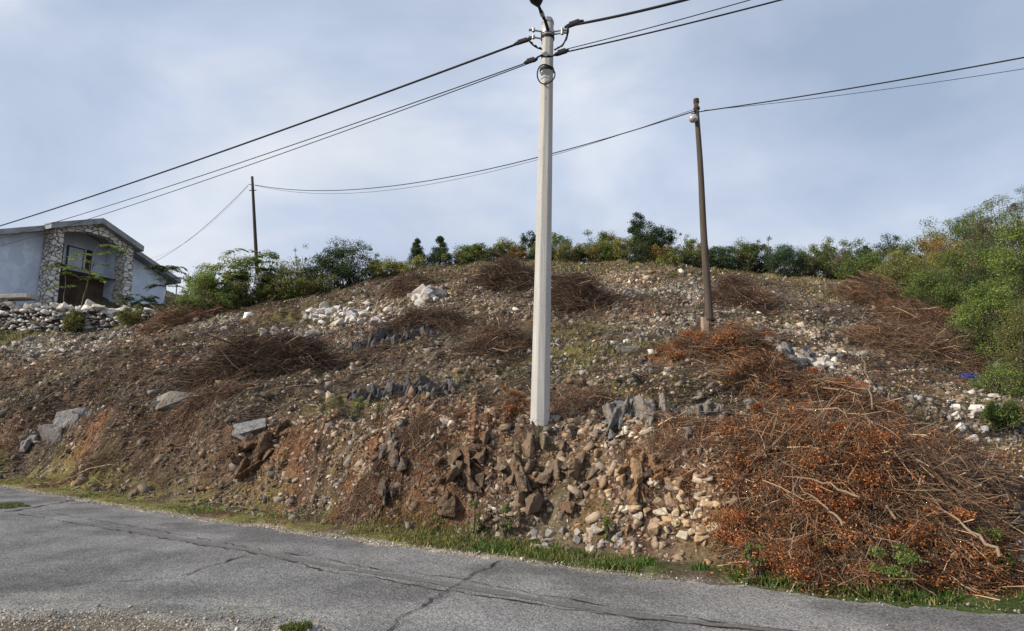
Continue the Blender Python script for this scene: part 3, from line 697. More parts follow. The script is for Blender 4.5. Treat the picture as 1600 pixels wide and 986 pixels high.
# grass and low weeds on the slope
x, y = scatter_xy(230000, 6.0, 44, rs, 48, 1.0); u = uval(x, y)
g_ = blobmask(x, y, B_grn); nn_ = fbm(x, y, 1.3, 3)
crest = sstep(31, 36, y)*0.7
p_ = (np.clip(0.75*g_*(.25+.75*sstep(2.0, 5.0, u))+crest, 0, 1)*sstep(-.25, .25, nn_)+0.16*sstep(.0, .4, nn_))*sstep(0.8, 1.5, u)
keep = rs.rand(len(x)) < p_; x, y = x[keep], y[keep]; n = len(x); d = np.hypot(x, y)
yl = sstep(-0.3, .3, fbm(x+90, y, .5, 3))
c = np.where((rs.rand(n) < 0.35+0.45*yl)[:, None], pal(n, [(0.27, 0.23, 0.09), (0.20, 0.18, 0.06), (0.34, 0.27, 0.13)], .2, rs), pal(n, [(0.085, 0.11, 0.03), (0.12, 0.14, 0.04), (0.06, 0.085, 0.025)], .2, rs))
blades('slope_grass', x, y, H(x, y)-0.01, rs.uniform(0.03, 0.11, n)*(1+0.02*d), c, 'thin dry grass and low weeds growing in patches on the slope', 0.7, 0.012+0.0012*d, rs)
print('slope blades', n)
for px_, py_, rx_, ry_, lb_ in ((8, 792, .55, .5, 'tongue of green grass at the left edge beside the asphalt'), (478, 988, .22, .12, 'small green grass tuft at the near edge of the road')):
    q0 = onz(px_, py_); n = 5000 if rx_ > .3 else 1500; a_ = rs.rand(n)*6.283; q_ = rs.rand(n)**.5; x = q0[0]+rx_*q_*np.cos(a_); y = q0[1]+ry_*q_*np.sin(a_)
    kp_ = fbm(x*1, y*1, 3.5, 3) > -.05+.5*(q_-.6); x, y, q_ = x[kp_], y[kp_], q_[kp_]; n = len(x)
    blades('grass_patch', x, y, np.full(n, .02), rs.uniform(.02, .07, n)*(1.2-q_*.7), pal(n, [(0.06, 0.12, 0.03), (0.12, 0.15, 0.05), (0.22, 0.2, 0.08)], .2, rs), lb_, .6, .012, rs)
# dry brown undergrowth hanging on the cut bank
nb = 60000; x = rs.uniform(-9, 4.5, nb); uu = rs.uniform(0.7, 5, nb); y = edge_y(x)+uu/0.85
m = blobmask(x, y, blobs([(560, 720, 70, 1), (640, 740, 60, 1), (700, 720, 60, .9), (500, 700, 50, .8), (920, 640, 60, 1.1), (880, 650, 40, .9), (780, 760, 60, .8), (1040, 690, 50, 1.0), (960, 730, 40, .7), (830, 780, 40, .7), (440, 730, 50, .6), (800, 650, 30, 1), (1130, 850, 40, .4), (150, 660, 50, .8), (200, 700, 50, .7)]))*sstep(-.3, .3, fbm(x, y, 1.5, 3))
keep = rs.rand(nb) < m; x, y = x[keep], y[keep]; n = len(x)
blades('dry_undergrowth', x, y, H(x, y)-0.01, rs.uniform(0.06, 0.22, n), pal(n, [(0.23, 0.11, 0.05), (0.15, 0.085, 0.05), (0.10, 0.065, 0.04), (0.30, 0.17, 0.08)], .2, rs),
       'dry brown stalks hanging over the cut bank', 0.9, 0.010, rs, 'undergrowth')
print('undergrowth', n)

# ---------------------------------------------------------------- rock outcrops and boulders
ROCKM = {}
def rock(name, px, py, wpx, hpx, colr, label, cat='rock', sub=5, flute=0.3, seed=0, depth=0.7, flat=1.0, rot=0, sink=0.35, group=None, lean=.25):
    """bedrock: upright and tilted shards fused into one body and seated in the slope"""
    rs_ = np.random.RandomState(seed+400); X, Y, Z = hit1(px, py+hpx*0.45); sc = Y/F
    w_ = wpx*sc; h_ = hpx*sc; big = cat == 'outcrop'
    bank = 660 < py < 770; n = int(np.clip((13 if bank else 15)*w_/max(h_, .1), 12, 46)) if big else 3
    vs = []; fs = []; off = 0
    ln = rs_.normal(lean*.5, .15)
    for i in range(n):
        v, f = hull(12, seed*50+i, .12)
        if big:
            t = (i+.5)/n; hh = h_*rs_.choice([.25, .35, .45, .62])*rs_.uniform(.8, 1.1)*(.6+.4*math.sin(math.pi*t)); ww = w_/n*rs_.uniform(.9, 2.6); dd_ = h_*rs_.uniform(.25, .6)
            hh *= .62 if bank else 1; c = np.array([X+(t-.5)*w_*1.15, Y+rs_.uniform(-.15, .8)*h_, 0])
            v = v*np.array([ww, dd_, hh])
            tl = ln+rs_.normal(0, .18); v = np.stack([v[:, 0]+tl*v[:, 2]*.6, v[:, 1]+v[:, 2]*.35, v[:, 2]], 1)
            c[2] = hz(c[0], c[1])+hh*rs_.uniform(-.35 if bank else .0, .25)
        else:
            v = v*np.array([w_*.5, w_*.38, h_*.62])*(1 if i == 0 else rs_.uniform(.35, .7)); c = np.array([X+(0 if i == 0 else rs_.uniform(-.4, .4)*w_), Y+h_*.2, 0]); c[2] = hz(c[0], c[1])+h_*.12
        a = rs_.uniform(-.5, .5); v = np.stack([v[:, 0]*math.cos(a)-v[:, 1]*math.sin(a), v[:, 0]*math.sin(a)+v[:, 1]*math.cos(a), v[:, 2]], 1)
        vs.append(v+c); fs.append(f+off); off += len(v)
    key = tuple(colr)
    if key not in ROCKM: ROCKM[key] = mat_rock(colr)
    o_ = mesh_np(name, np.vstack(vs), np.vstack(fs), ROCKM[key], None, origin=(X, Y, Z))
    rm = o_.modifiers.new('fuse', 'REMESH'); rm.mode = 'VOXEL'; rm.voxel_size = max(h_/75, .008)
    tx = bpy.data.textures.new('rough', 'CLOUDS'); tx.noise_scale = h_*.10; tx.noise_depth = 5
    dm = o_.modifiers.new('rough', 'DISPLACE'); dm.texture = tx; dm.strength = h_*(.085 if big else .05); dm.mid_level = .5; dm.texture_coords = 'GLOBAL'
    return tag(o_, label, cat, group)
GR = (0.20, 0.20, 0.20); DG = (0.12, 0.12, 0.125); BR = (0.22, 0.17, 0.13); PG = (0.25, 0.235, 0.215)
rock('limestone_outcrop', 1050, 618, 165, 72, PG, 'large fluted grey limestone outcrop left of the orange brush', 'outcrop', 6, 0.45, 1, 0.5)
rock('limestone_outcrop', 980, 630, 50, 45, GR, 'small grey rock leaning on the left end of the fluted outcrop', 'outcrop', 5, 0.4, 2)
rock('limestone_outcrop', 645, 605, 110, 34, DG, 'low dark grey rock ledge left of the concrete pole', 'outcrop', 6, 0.4, 3, 0.6)
rock('limestone_outcrop', 575, 612, 60, 22, DG, 'small dark end piece of the low rock ledge', 'outcrop', 5, 0.4, 4, 0.6)
rock('limestone_outcrop', 620, 522, 130, 40, DG, 'broad dark rock hump beneath the brushwood on the mid slope', 'outcrop', 6, 0.35, 5, 0.9)
rock('limestone_outcrop', 400, 703, 70, 70, (0.17, 0.11, 0.07), 'brown bedrock nose on the cut bank under the rounded boulder', 'outcrop', 6, 0.4, 6, 0.6)
rock('limestone_outcrop', 835, 752, 90, 62, (0.22, 0.165, 0.115), 'splintered vertical rock face in the cut bank below the concrete pole', 'outcrop', 6, 0.5, 7, 0.45)
rock('limestone_outcrop', 720, 738, 70, 62, (0.16, 0.115, 0.08), 'dark fissured rock in the middle of the cut bank', 'outcrop', 6, 0.5, 8, 0.45)
rock('limestone_outcrop', 605, 735, 40, 60, (0.15, 0.135, 0.12), 'narrow upright rock in the brown undergrowth of the bank', 'outcrop', 5, 0.5, 9, 0.5)
rock('limestone_outcrop', 1008, 745, 64, 54, (0.33, 0.21, 0.12), 'ochre stained jointed rock in the bank left of the biggest brush heap', 'outcrop', 6, 0.45, 10, 0.5)
rock('limestone_outcrop', 905, 742, 46, 46, (0.22, 0.16, 0.11), 'upright tan rock in the bank between the splintered face and the ochre rock', 'outcrop', 5, 0.5, 19, 0.5)
rock('limestone_outcrop', 1060, 700, 46, 30, (0.22, 0.19, 0.16), 'small brown slab of bedrock above the ochre stained rock', 'outcrop', 5, 0.4, 20, 0.6)
rock('boulder', 103, 650, 54, 44, (0.22, 0.225, 0.235), 'rounded blue grey boulder near the left edge', 'boulder', 5, 0.12, 11)
rock('boulder', 82, 678, 44, 26, GR, 'flat boulder tucked under the rounded blue grey one', 'boulder', 5, 0.2, 12)
rock('boulder', 35, 690, 30, 22, GR, 'lowest small boulder near the left edge', 'boulder', 5, 0.25, 13)
rock('boulder', 270, 624, 72, 24, (0.24, 0.24, 0.21), 'pale mossy flat boulder left of the big dark brush heap', 'boulder', 5, 0.2, 14)
rock('boulder', 388, 669, 50, 26, (0.26, 0.27, 0.28), 'pale grey smooth boulder on top of the bank below the big dark brush heap', 'boulder', 5, 0.2, 15)
rock('boulder', 1225, 535, 90, 34, GR, 'grey broken rock rib right of the old wooden pole', 'outcrop', 6, 0.5, 16)
rock('boulder', 985, 546, 40, 16, PG, 'small grey rock on the grassy slope left of the old wooden pole', 'boulder', 5, 0.4, 17)
rock('boulder', 1190, 690, 40, 30, DG, 'dark rock half hidden in the orange brush', 'boulder', 5, 0.3, 18)

# individual bigger stones: a few chipped shapes, copied
def stone_proto(seed, colr, flat, jit=0.02):
    v, f = hull(14, seed, .3); rs_ = np.random.RandomState(seed)
    v = v*np.array([0.5, 0.38, 0.5*flat])
    me = bpy.data.meshes.new('stone'); me.from_pydata(v.tolist(), [], f.tolist()); me.update()
    bm = bmesh.new(); bm.from_mesh(me); bmesh.ops.bevel(bm, geom=bm.edges[:]+bm.verts[:], offset=.025, segments=1, affect='EDGES'); bm.to_mesh(me); bm.free()
    ca = me.color_attributes.new('Col', 'FLOAT_COLOR', 'POINT')
    ca.data.foreach_set('color', np.tile(np.array([*colr, 1.0], np.float32), len(me.vertices))); me.materials.append(M_stone)
    return me
def colour_word(c):
    l = sum(c)/3; w = c[0]/c[2]
    if w > 1.6: return 'ochre' if l > .32 else 'brown'
    if w > 1.35: return 'cream' if l > .4 else 'tan'
    return 'chalky' if l > .55 else 'off-white' if l > .44 else 'light grey' if l > .33 else 'mid grey' if l > .25 else 'dark grey'
def place_word(dx, dy):
    v = 'upper' if dy < -.25 else 'lower' if dy > .25 else 'middle'
    h_ = 'left' if dx < -.33 else 'right' if dx > .33 else 'centre'
    return '%s %s' % (v, h_)
def stones(px, py, rx, ry, n, smin, smax, cols, label, group, seed, name='limestone_block', stack=0.0, flat=(0.45, 0.75)):
    rs_ = np.random.RandomState(seed)
    protos = [stone_proto(seed*10+i, cols[i % len(cols)], rs_.uniform(*flat)) for i in range(len(cols)*2)]
    A_ = rs_.rand(n)*2*np.pi; q = np.sqrt(rs_.rand(n))
    pts = hit(px+rx*q*np.cos(A_), py+ry*q*np.sin(A_))
    for i in range(n):
        k = i % len(protos)
        if i == 0: src = bpy.data.objects.new(name, protos[0]); o = src
        else: o = src.copy(); o.data = protos[k]
        col.objects.link(o)
        sz_ = rs_.uniform(smin, smax)*(1 if rs_.rand() < .75 else 1.3)
        X, Y, Z = pts[i]; o.location = (float(X), float(Y), float(Z)+sz_*0.10+stack*sz_*(1-q[i])*rs_.rand())
        o.scale = (sz_, sz_*rs_.uniform(.8, 1.2), sz_*rs_.uniform(.8, 1.2)); o.rotation_euler = (rs_.normal(0, .4), rs_.normal(0, .4), rs_.uniform(0, 6.28))
        tag(o, colour_word(cols[k % len(cols)])+' '+label+', '+place_word(q[i]*math.cos(A_[i]), q[i]*math.sin(A_[i])), 'stone', group)
WH = [(0.60, 0.56, 0.50), (0.50, 0.46, 0.40), (0.66, 0.63, 0.58), (0.40, 0.38, 0.36)]
OC = [(0.46, 0.33, 0.20), (0.52, 0.42, 0.29), (0.55, 0.49, 0.38), (0.36, 0.26, 0.17)]
GY = [(0.28, 0.26, 0.24), (0.36, 0.32, 0.27), (0.22, 0.21, 0.20), (0.42, 0.37, 0.30)]
stones(665, 468, 26, 9, 24, .35, .7, WH, 'block in the pale heap on the upper slope', 'white blocks heaped on the upper slope', 31, stack=.8)
stones(560, 494, 90, 15, 90, .2, .5, WH, 'stone in the light band below it', 'pale stones in the light band', 32)
stones(455, 524, 50, 12, 30, .2, .42, WH, 'stone at the lower end of the light band', 'pale stones at the end of the light band', 33)
stones(1075, 812, 55, 34, 34, .08, .18, OC, 'block tumbled beside the biggest brush heap', 'ochre blocks at the bank foot', 34, stack=.4)
stones(1010, 780, 70, 50, 34, .09, .18, OC, 'small stone in the crumbling right bank', 'tan stones in the crumbling bank', 35)
stones(1275, 560, 60, 22, 26, .2, .4, GY+WH[:1], 'stone right of the wooden pole', 'grey stones right of the old pole', 36)
stones(70, 545, 80, 14, 40, .14, .34, WH[1:]+GY[:1], 'stone in the light patch below the terrace wall', 'light stones below the terrace wall', 42)
stones(900, 845, 90, 18, 30, .08, .16, GY, 'stone just above the green verge', 'grey stones at the bank foot', 37)
stones(1590, 862, 22, 22, 8, .15, .3, WH, 'stone at the right picture edge', 'pale stones at the right edge', 38)
stones(1520, 655, 60, 40, 22, .15, .32, WH, 'stone in the clearing under the thicket', 'whitish stones below the thicket', 39)
stones(640, 665, 80, 22, 30, .1, .22, OC+GY[:2], 'flat stone on the bank left of the concrete pole', 'flat stones on top of the bank', 40, flat=(.25, .45))
stones(1000, 672, 90, 16, 30, .1, .22, OC+GY, 'flat stone on the ledge right of the concrete pole', 'flat stones on the ledge', 41, flat=(.25, .45))

# ---------------------------------------------------------------- brush heaps
DRYL = [(0.45, 0.17, 0.058), (0.52, 0.245, 0.10), (0.38, 0.135, 0.045), (0.24, 0.09, 0.035), (0.16, 0.07, 0.035)]
TW = [(0.08, 0.05, 0.034), (0.15, 0.09, 0.056), (0.25, 0.155, 0.095), (0.05, 0.034, 0.026), (0.38, 0.28, 0.18)]
def brush(px, py, wpx, dep, hgt, ntw, nlf, label, seed, main=0.0, spread=0.7, lf=DRYL, tw=TW, Lr=(0.6, 1.8), rad=0.006, lsz=0.05, pale=10, group='heaps of cut brushwood', twb=1.0, clump=40, py_is='mid'):
    rs_ = np.random.RandomState(seed); ntw = int(ntw*2.1); nlf = int(nlf*2.1); clump = int(clump*1.9); lsz *= .66; nlf = int(nlf*1.25); RF = .62; spread = spread*1.35; Lr = (Lr[0]*.55, Lr[1]*.78); far_ = py < 600; hgt *= 1.0 if far_ else 1.0; rad *= .78 if far_ else 1.0; ntw = int(ntw*(1.35 if far_ else 1)); spread = max(spread, .95) if far_ else spread; pale = max(int(pale*2.4), 5) if pale else 0
    X, Y, Z = hit1(px, py); w = wpx*Y/F/2
    e = empty('brush_heap', (X, Y, Z), label, 'brush heap', group)
    def pts(n, top=0.6):
        a = rs_.rand(n)*2*np.pi; q = rs_.rand(n)**0.6
        x = X+w*q*np.cos(a); y = Y+dep/2*q*np.sin(a)
        irr = np.clip((.85 if far_ else .55)+1.9*fbm(x+seed, y, 3.2/max(w, .8), 3), .2 if far_ else .08, 1.2)
        top_ = H(x, y)+hgt*(1-q**2)*irr
        fr = rs_.rand(n)**top
        return np.stack([x, y, H(x, y)*(1-fr)+top_*fr+0.03], 1), q
    nside = int(ntw*.6); ntw = ntw-nside
    P, q = pts(ntw); L = rs_.uniform(*Lr, ntw)*(1-0.45*q); a = rs_.normal(main, spread, ntw)+1.6*fbm(P[:, 0]+seed, P[:, 1], 1.0, 2)+np.pi*(rs_.rand(ntw) < .35)
    gx = (H(P[:, 0]+.5, P[:, 1])-H(P[:, 0]-.5, P[:, 1])); gy_ = (H(P[:, 0], P[:, 1]+.5)-H(P[:, 0], P[:, 1]-.5))
    D = np.stack([np.cos(a), np.sin(a)*.8, np.cos(a)*gx+np.sin(a)*.8*gy_+rs_.normal(0.05, .32, ntw)], 1)
    P = P-unit(D)*(L*0.5)[:, None]
    P[:, 2] = np.maximum(P[:, 2], H(P[:, 0], P[:, 1])+0.01)
    rr_ = np.exp(rs_.normal(np.log(rad*RF), .4, ntw))
    v, f, C_ = twigs(P, D, L, rr_, 5, .5, .12, .35, rs_)
    # boughs: thicker stems that fork into fans of side twigs
    nbo = max(nside//26, 8); Pb, qb = pts(nbo); ab = rs_.normal(main, spread, nbo)+1.6*fbm(Pb[:, 0]+seed, Pb[:, 1], 1.0, 2)+np.pi*(rs_.rand(nbo) < .35)
    gbx = (H(Pb[:, 0]+.5, Pb[:, 1])-H(Pb[:, 0]-.5, Pb[:, 1])); gby = (H(Pb[:, 0], Pb[:, 1]+.5)-H(Pb[:, 0], Pb[:, 1]-.5))
    Db = unit(np.stack([np.cos(ab), np.sin(ab)*.8, np.cos(ab)*gbx+np.sin(ab)*.8*gby+rs_.normal(.08, .25, nbo)], 1)); Lb = rs_.uniform(Lr[1]*.7, Lr[1]*1.5, nbo)*(1-.4*qb)
    Sb = Pb-Db*(Lb*.5)[:, None]; Sb[:, 2] = np.maximum(Sb[:, 2], H(Sb[:, 0], Sb[:, 1])+.02)
    vb, fb, Cb = twigs(Sb, Db, Lb, np.exp(rs_.normal(np.log(rad*1.5), .45, nbo)), 8, .3, .15, .35, rs_)
    ib = rs_.randint(0, nbo, nside); kb = rs_.randint(1, 8, nside); fr_ = rs_.rand(nside)[:, None]
    P2 = Cb[ib, kb]*fr_+Cb[ib, kb-1]*(1-fr_); tb = unit(Cb[ib, kb]-Cb[ib, kb-1]); pb = unit(np.cross(tb, rs_.normal(size=(nside, 3))))
    L2 = Lb[ib]*rs_.uniform(.12, .45, nside)*(1.1-kb/9); v2s, f2s, C2s = twigs(P2, tb*.9+pb*rs_.uniform(.35, .9, (nside, 1)), L2, np.exp(rs_.normal(np.log(rad*.5), .35, nside)), 5, .4, .1, .4, rs_)
    f = np.vstack([f, fb+len(v), f2s+len(v)+len(vb)]); v = np.vstack([v, vb, v2s]); C_ = np.concatenate([C_, C2s, C2s]); nv_ = len(v)//3
    wts_ = None if len(tw) != 5 else [.24, .28, .22, .14, .12]
    c = np.vstack([pal(ntw, np.array(tw)*twb, .25, rs_, 15, wts_), pal(nbo, np.array(tw)*twb*1.5, .2, rs_, 24, wts_), pal(nside, np.array(tw)*twb*1.15, .25, rs_, 15, wts_)])
    mesh_np('twigs', v, f, M_twig, c, e)
    if pale:
        Pp, q = pts(pale, 0.15); L = rs_.uniform(Lr[0]*1.2, Lr[1]*1.3, pale); a = rs_.normal(main, spread, pale)+np.pi*(rs_.rand(pale) < .5)
        D = np.stack([np.cos(a), np.sin(a), rs_.normal(0.03, .3, pale)], 1)
        v, f, _ = twigs(Pp-unit(D)*(L*.4)[:, None], D, L, rs_.uniform(.8, 2.2, pale)*rad, 8, .35, .1, .3, rs_)
        mesh_np('bare_branches', v, f, M_twig, pal(pale, [(0.34, 0.25, 0.16), (0.24, 0.16, 0.10), (0.42, 0.33, 0.22)], .15, rs_, 24), e)
    if nlf:
        K = clump; idx_ = rs_.choice(len(C_), K); kc = C_[idx_, rs_.randint(1, 5, K)]
        wk = rs_.randint(0, K, nlf); sp = rs_.uniform(.03, .17, K)*(Lr[1]/1.6)
        Pl = kc[wk]+rs_.normal(size=(nlf, 3))*sp[wk][:, None]*np.array([1.3, 1, .7])
        half = rs_.rand(nlf) < .08
        Pl[half] = C_[rs_.choice(len(C_), half.sum()), rs_.randint(1, 5, half.sum())]+rs_.normal(size=(half.sum(), 3))*.035
        Pl[:, 2] = np.maximum(Pl[:, 2], H(Pl[:, 0], Pl[:, 1])+.01)
        v, f = leaves(Pl, rs_.uniform(.5, 1.4, nlf)*lsz, rs_, .42)
        cb_ = rs_.uniform(.5, 1.35, K)[wk]
        mesh_np('dry_leaves', v, f, M_dry, pal(nlf, lf, .3, rs_, 4)*np.repeat(cb_, 4)[:, None], e)
    return e
DK = [(0.03, 0.021, 0.017), (0.055, 0.036, 0.027), (0.09, 0.056, 0.038), (0.13, 0.082, 0.055), (0.21, 0.15, 0.10)]
# foreground giant
brush(1275, 730, 280, 2.3, 0.75, 5200, 40000, 'biggest heap of orange brown brush, upper part on the bank at right', 51, 0.2, .9, Lr=(.4, 1.5), rad=.0052, lsz=.042, pale=26, clump=110)
brush(1410, 805, 275, 1.6, 0.78, 6400, 13000, 'front of the big brush heap spilling down to the green verge', 52, -0.7, .8, Lr=(.4, 1.5), rad=.005, lsz=.042, pale=30, clump=70)
brush(1462, 745, 140, 1.8, 0.45, 3000, 1500, 'grey brown leafless tangle at the right side of the big heap', 53, -0.5, .7, tw=DK, Lr=(.5, 1.6), rad=.0052, lsz=.04, pale=16, twb=1.7)
brush(1440, 880, 150, 0.6, 0.36, 1000, 16000, 'rusty leafy boughs drooping onto the verge grass in front', 54, -0.9, .5, Lr=(.3, 1.0), rad=.005, lsz=.044, pale=5, clump=30)
brush(1300, 640, 220, 2.0, 0.45, 2600, 20000, 'orange leafy heap behind the big foreground heap', 55, 0.1, .6, Lr=(.6, 1.7), rad=.007, lsz=.055, pale=14, clump=70)
brush(1130, 566, 180, 1.8, 0.8, 3200, 16000, 'rust orange brush around the foot of the old wooden pole', 56, 0.2, .8, Lr=(.5, 1.5), rad=.007, lsz=.06, pale=12, clump=60)
brush(1120, 556, 80, 1.0, .35, 700, 4000, 'small orange leafy clump hugging the foot of the old wooden pole', 75, 0.3, 1, Lr=(.4, 1.0), rad=.006, lsz=.06, pale=0, clump=30)
brush(1195, 612, 110, 1.6, 0.55, 2000, 4500, 'dark red brown brush between the wooden pole and the orange heap', 57, 0.4, .8, Lr=(.5, 1.4), rad=.007, lsz=.055, pale=6)
brush(1425, 552, 160, 3.4, 0.9, 3600, 4200, 'brown heap with pale stripped branches below the thicket', 58, -0.3, .55, Lr=(.9, 2.6), rad=.010, lsz=.08, pale=40, lf=[(0.27, .12, .05), (.2, .09, .045), (.14, .07, .04)])
brush(1440, 505, 120, 3.6, 0.9, 2600, 4500, 'reddish brown brush heap against the green thicket', 59, 0.3, .7, Lr=(.9, 2.4), rad=.011, lsz=.09, pale=4, lf=[(0.30, .13, .06), (.22, .10, .05)])
brush(1365, 472, 110, 3.6, 1.1, 3800, 3000, 'dark domed brush heap on the upper right slope', 60, 0.0, .6, Lr=(.9, 2.2), rad=.011, lsz=.10, pale=3, lf=[(0.26, .12, .06), (.16, .08, .05)])
brush(1152, 470, 78, 3.6, .8, 3400, 900, 'dark brush heap just right of the old wooden pole', 61, -0.5, .6, tw=DK, Lr=(.8, 2.2), rad=.011, lsz=.10, pale=4, twb=1.3)
brush(905, 478, 95, 3.0, 1.1, 3600, 500, 'blackish brush heap right of the concrete pole', 62, -0.2, .5, tw=DK, Lr=(.9, 2.4), rad=.011, pale=4)
brush(795, 444, 100, 3.2, 1.15, 4200, 500, 'blackish brush heap just left of the concrete pole near the crest', 63, 0.1, .5, tw=DK, Lr=(.9, 2.5), rad=.012, pale=5, twb=1.1)
brush(640, 448, 70, 3.0, 0.6, 1200, 500, 'small dark brush heap above the white stones', 64, 0, .5, tw=DK, Lr=(.8, 2.0), rad=.011, pale=2, twb=1.3)
brush(775, 548, 120, 2.4, 0.6, 2400, 500, 'low spread of brown brushwood left of the concrete pole', 65, 0.35, .4, tw=DK, Lr=(.9, 2.3), rad=.009, pale=5, twb=1.4)
brush(650, 515, 150, 2.6, 0.55, 2800, 500, 'low blackish brushwood lying across the mid slope', 66, 0.3, .4, tw=DK, Lr=(.9, 2.6), rad=.010, pale=5, twb=1.1)
brush(405, 585, 215, 2.6, 1.3, 7500, 500, 'large black brush heap on the left of the slope', 67, 0.1, .5, tw=DK, Lr=(.9, 3.0), rad=.010, pale=14)
brush(318, 636, 150, 1.0, 0.45, 1500, 500, 'brown brushwood sprawling below the large black heap', 68, 0.25, .7, tw=DK, Lr=(.4, 1.4), rad=.008, pale=10, twb=1.5)
brush(285, 505, 100, 4.0, 1.3, 2200, 3000, 'reddish brush heap in front of the stone house', 69, 0.2, .7, Lr=(.9, 2.4), rad=.013, lsz=.11, pale=7, lf=[(0.34, .11, .06), (.24, .09, .05), (.16, .07, .04)])
brush(150, 728, 240, 0.5, 0.08, 260, 200, 'thin stems lying along the bank foot at left', 70, 0.1, .3, tw=DK, Lr=(.4, 1.3), rad=.007, pale=5, twb=1.6)
brush(920, 645, 120, 1.2, 0.35, 1700, 900, 'dry dark scrub right of the concrete pole foot', 71, 0.2, .8, tw=DK, Lr=(.3, .9), rad=.005, pale=2, twb=1.6, lsz=.035)
brush(800, 655, 60, 0.8, 0.3, 700, 2600, 'small rusty clump at the foot of the concrete pole', 72, 0.2, 1, Lr=(.25, .6), rad=.004, pale=0, lsz=.035, clump=14)
brush(620, 715, 200, 0.6, 0.2, 1800, 1200, 'dry root tangle on the middle of the cut bank', 73, 1.3, .7, tw=DK, Lr=(.25, .8), rad=.004, pale=4, twb=1.7, lsz=.035)
brush(1045, 695, 120, 1.0, 0.3, 1300, 2000, 'pale brown scrub on the ledge below the fluted outcrop', 74, 0.6, .9, Lr=(.25, .8), rad=.004, pale=4, lsz=.032, twb=1.3)

# a few long bare limbs standing proud of the big heap, each a thing that can be lifted away
def limb(px0, py0, d0, px1, py1, d1, r, label, cr_=(0.30, 0.22, 0.15), bow=0.12, seed=1):
    a = Vector(at(px0, py0, d0)); b = Vector(at(px1, py1, d1)); rs_ = np.random.RandomState(seed)
    k = 12; r *= .72; bow *= .5; sd = Vector(rs_.normal(size=3)).normalized(); pts = []
    for i in range(k):
        s = i/(k-1); pts.append(a.lerp(b, s)+sd*bow*(b-a).length*math.sin(math.pi*s)*.5+Vector(rs_.normal(size=3))*.012)
    m = MB().tube(pts, [r*(1-.6*i/(k-1)) for i in range(k)], 7)
    for j in (4, 6, 8, 9):
        q = pts[j]; dd = (b-a).normalized()+Vector(rs_.normal(size=3))*.6; l = (b-a).length*rs_.uniform(.12, .3)
        m.tube([q, q+dd*l*.5+Vector(rs_.normal(size=3))*.02, q+dd*l], [r*.45, r*.3, r*.15], 5)
    o = m.build('cut_branch', M_limb, origin=tuple(a), smooth=True); tag(o, label, 'branch', 'bare limbs in the brush')
M_limb = mat_wood('bare_limb_bark', (0.14, 0.10, 0.07), (0.34, 0.25, 0.165))
limb(1565, 865, 5.9, 1440, 775, 6.9, .022, 'pale straight branch sticking out low at the right end of the big heap', seed=1)
limb(1470, 780, 7.0, 1350, 650, 8.6, .026, 'thick grey branch slanting through the middle of the big heap', seed=2)
limb(1320, 820, 6.3, 1250, 760, 6.9, .018, 'short pale forked branch at the front left of the big heap', seed=3)
limb(1235, 870, 6.2, 1240, 815, 6.4, .012, 'thin crooked branch standing at the lower left of the big heap', seed=4)
limb(1345, 780, 6.5, 1225, 745, 7.2, .017, 'curved pale branch lying across the left of the big heap', seed=5, bow=.3)
limb(1500, 730, 8.2, 1435, 722, 8.2, .022, 'short cream branch end at the upper right of the big heap', seed=6)
limb(1362, 640, 10.5, 1348, 560, 10.9, .02, 'slim upright branch standing behind the big heap', seed=7)
limb(1130, 655, 9.5, 1245, 665, 8.6, .018, 'long arched twig left of the big heap', seed=8, bow=.35)
limb(1170, 590, 13, 1050, 545, 14.5, .022, 'long thin bough lying left of the wooden pole foot', seed=9)
limb(1400, 810, 6.6, 1310, 700, 8.0, .018, 'grey branch crossing the front of the big heap diagonally', seed=10)
limb(1560, 700, 8.5, 1480, 770, 7.0, .014, 'thin dark branch at the right end of the leafless tangle', (0.1, .08, .06), seed=11)

# ---------------------------------------------------------------- trees and bushes
PALS = {
 'dark': [(0.035, 0.062, 0.022), (0.05, 0.082, 0.028), (0.022, 0.042, 0.018), (0.075, 0.105, 0.034)],
 'juniper': [(0.05, 0.09, 0.04), (0.07, 0.115, 0.052), (0.035, 0.062, 0.03)],
 'green': [(0.075, 0.115, 0.03), (0.105, 0.15, 0.036), (0.05, 0.08, 0.022), (0.15, 0.18, 0.05)],
 'bright': [(0.10, 0.16, 0.035), (0.145, 0.205, 0.045), (0.065, 0.105, 0.028), (0.20, 0.225, 0.06)],
 'olive': [(0.10, 0.115, 0.035), (0.14, 0.15, 0.045), (0.07, 0.085, 0.028), (0.20, 0.18, 0.06)],
 'yellow': [(0.20, 0.20, 0.045), (0.14, 0.16, 0.04), (0.27, 0.23, 0.06), (0.08, 0.11, 0.03)],
 'orange': [(0.25, 0.14, 0.045), (0.18, 0.12, 0.04), (0.12, 0.10, 0.035), (0.30, 0.19, 0.06)],
 'brown': [(0.12, 0.085, 0.05), (0.09, 0.07, 0.04), (0.08, 0.09, 0.04)],
}
PALS = {k: [tuple(min(q*(1.45 if k not in ('dark', 'juniper') else 1.2), .9) for q in c) for c in v] for k, v in PALS.items()}
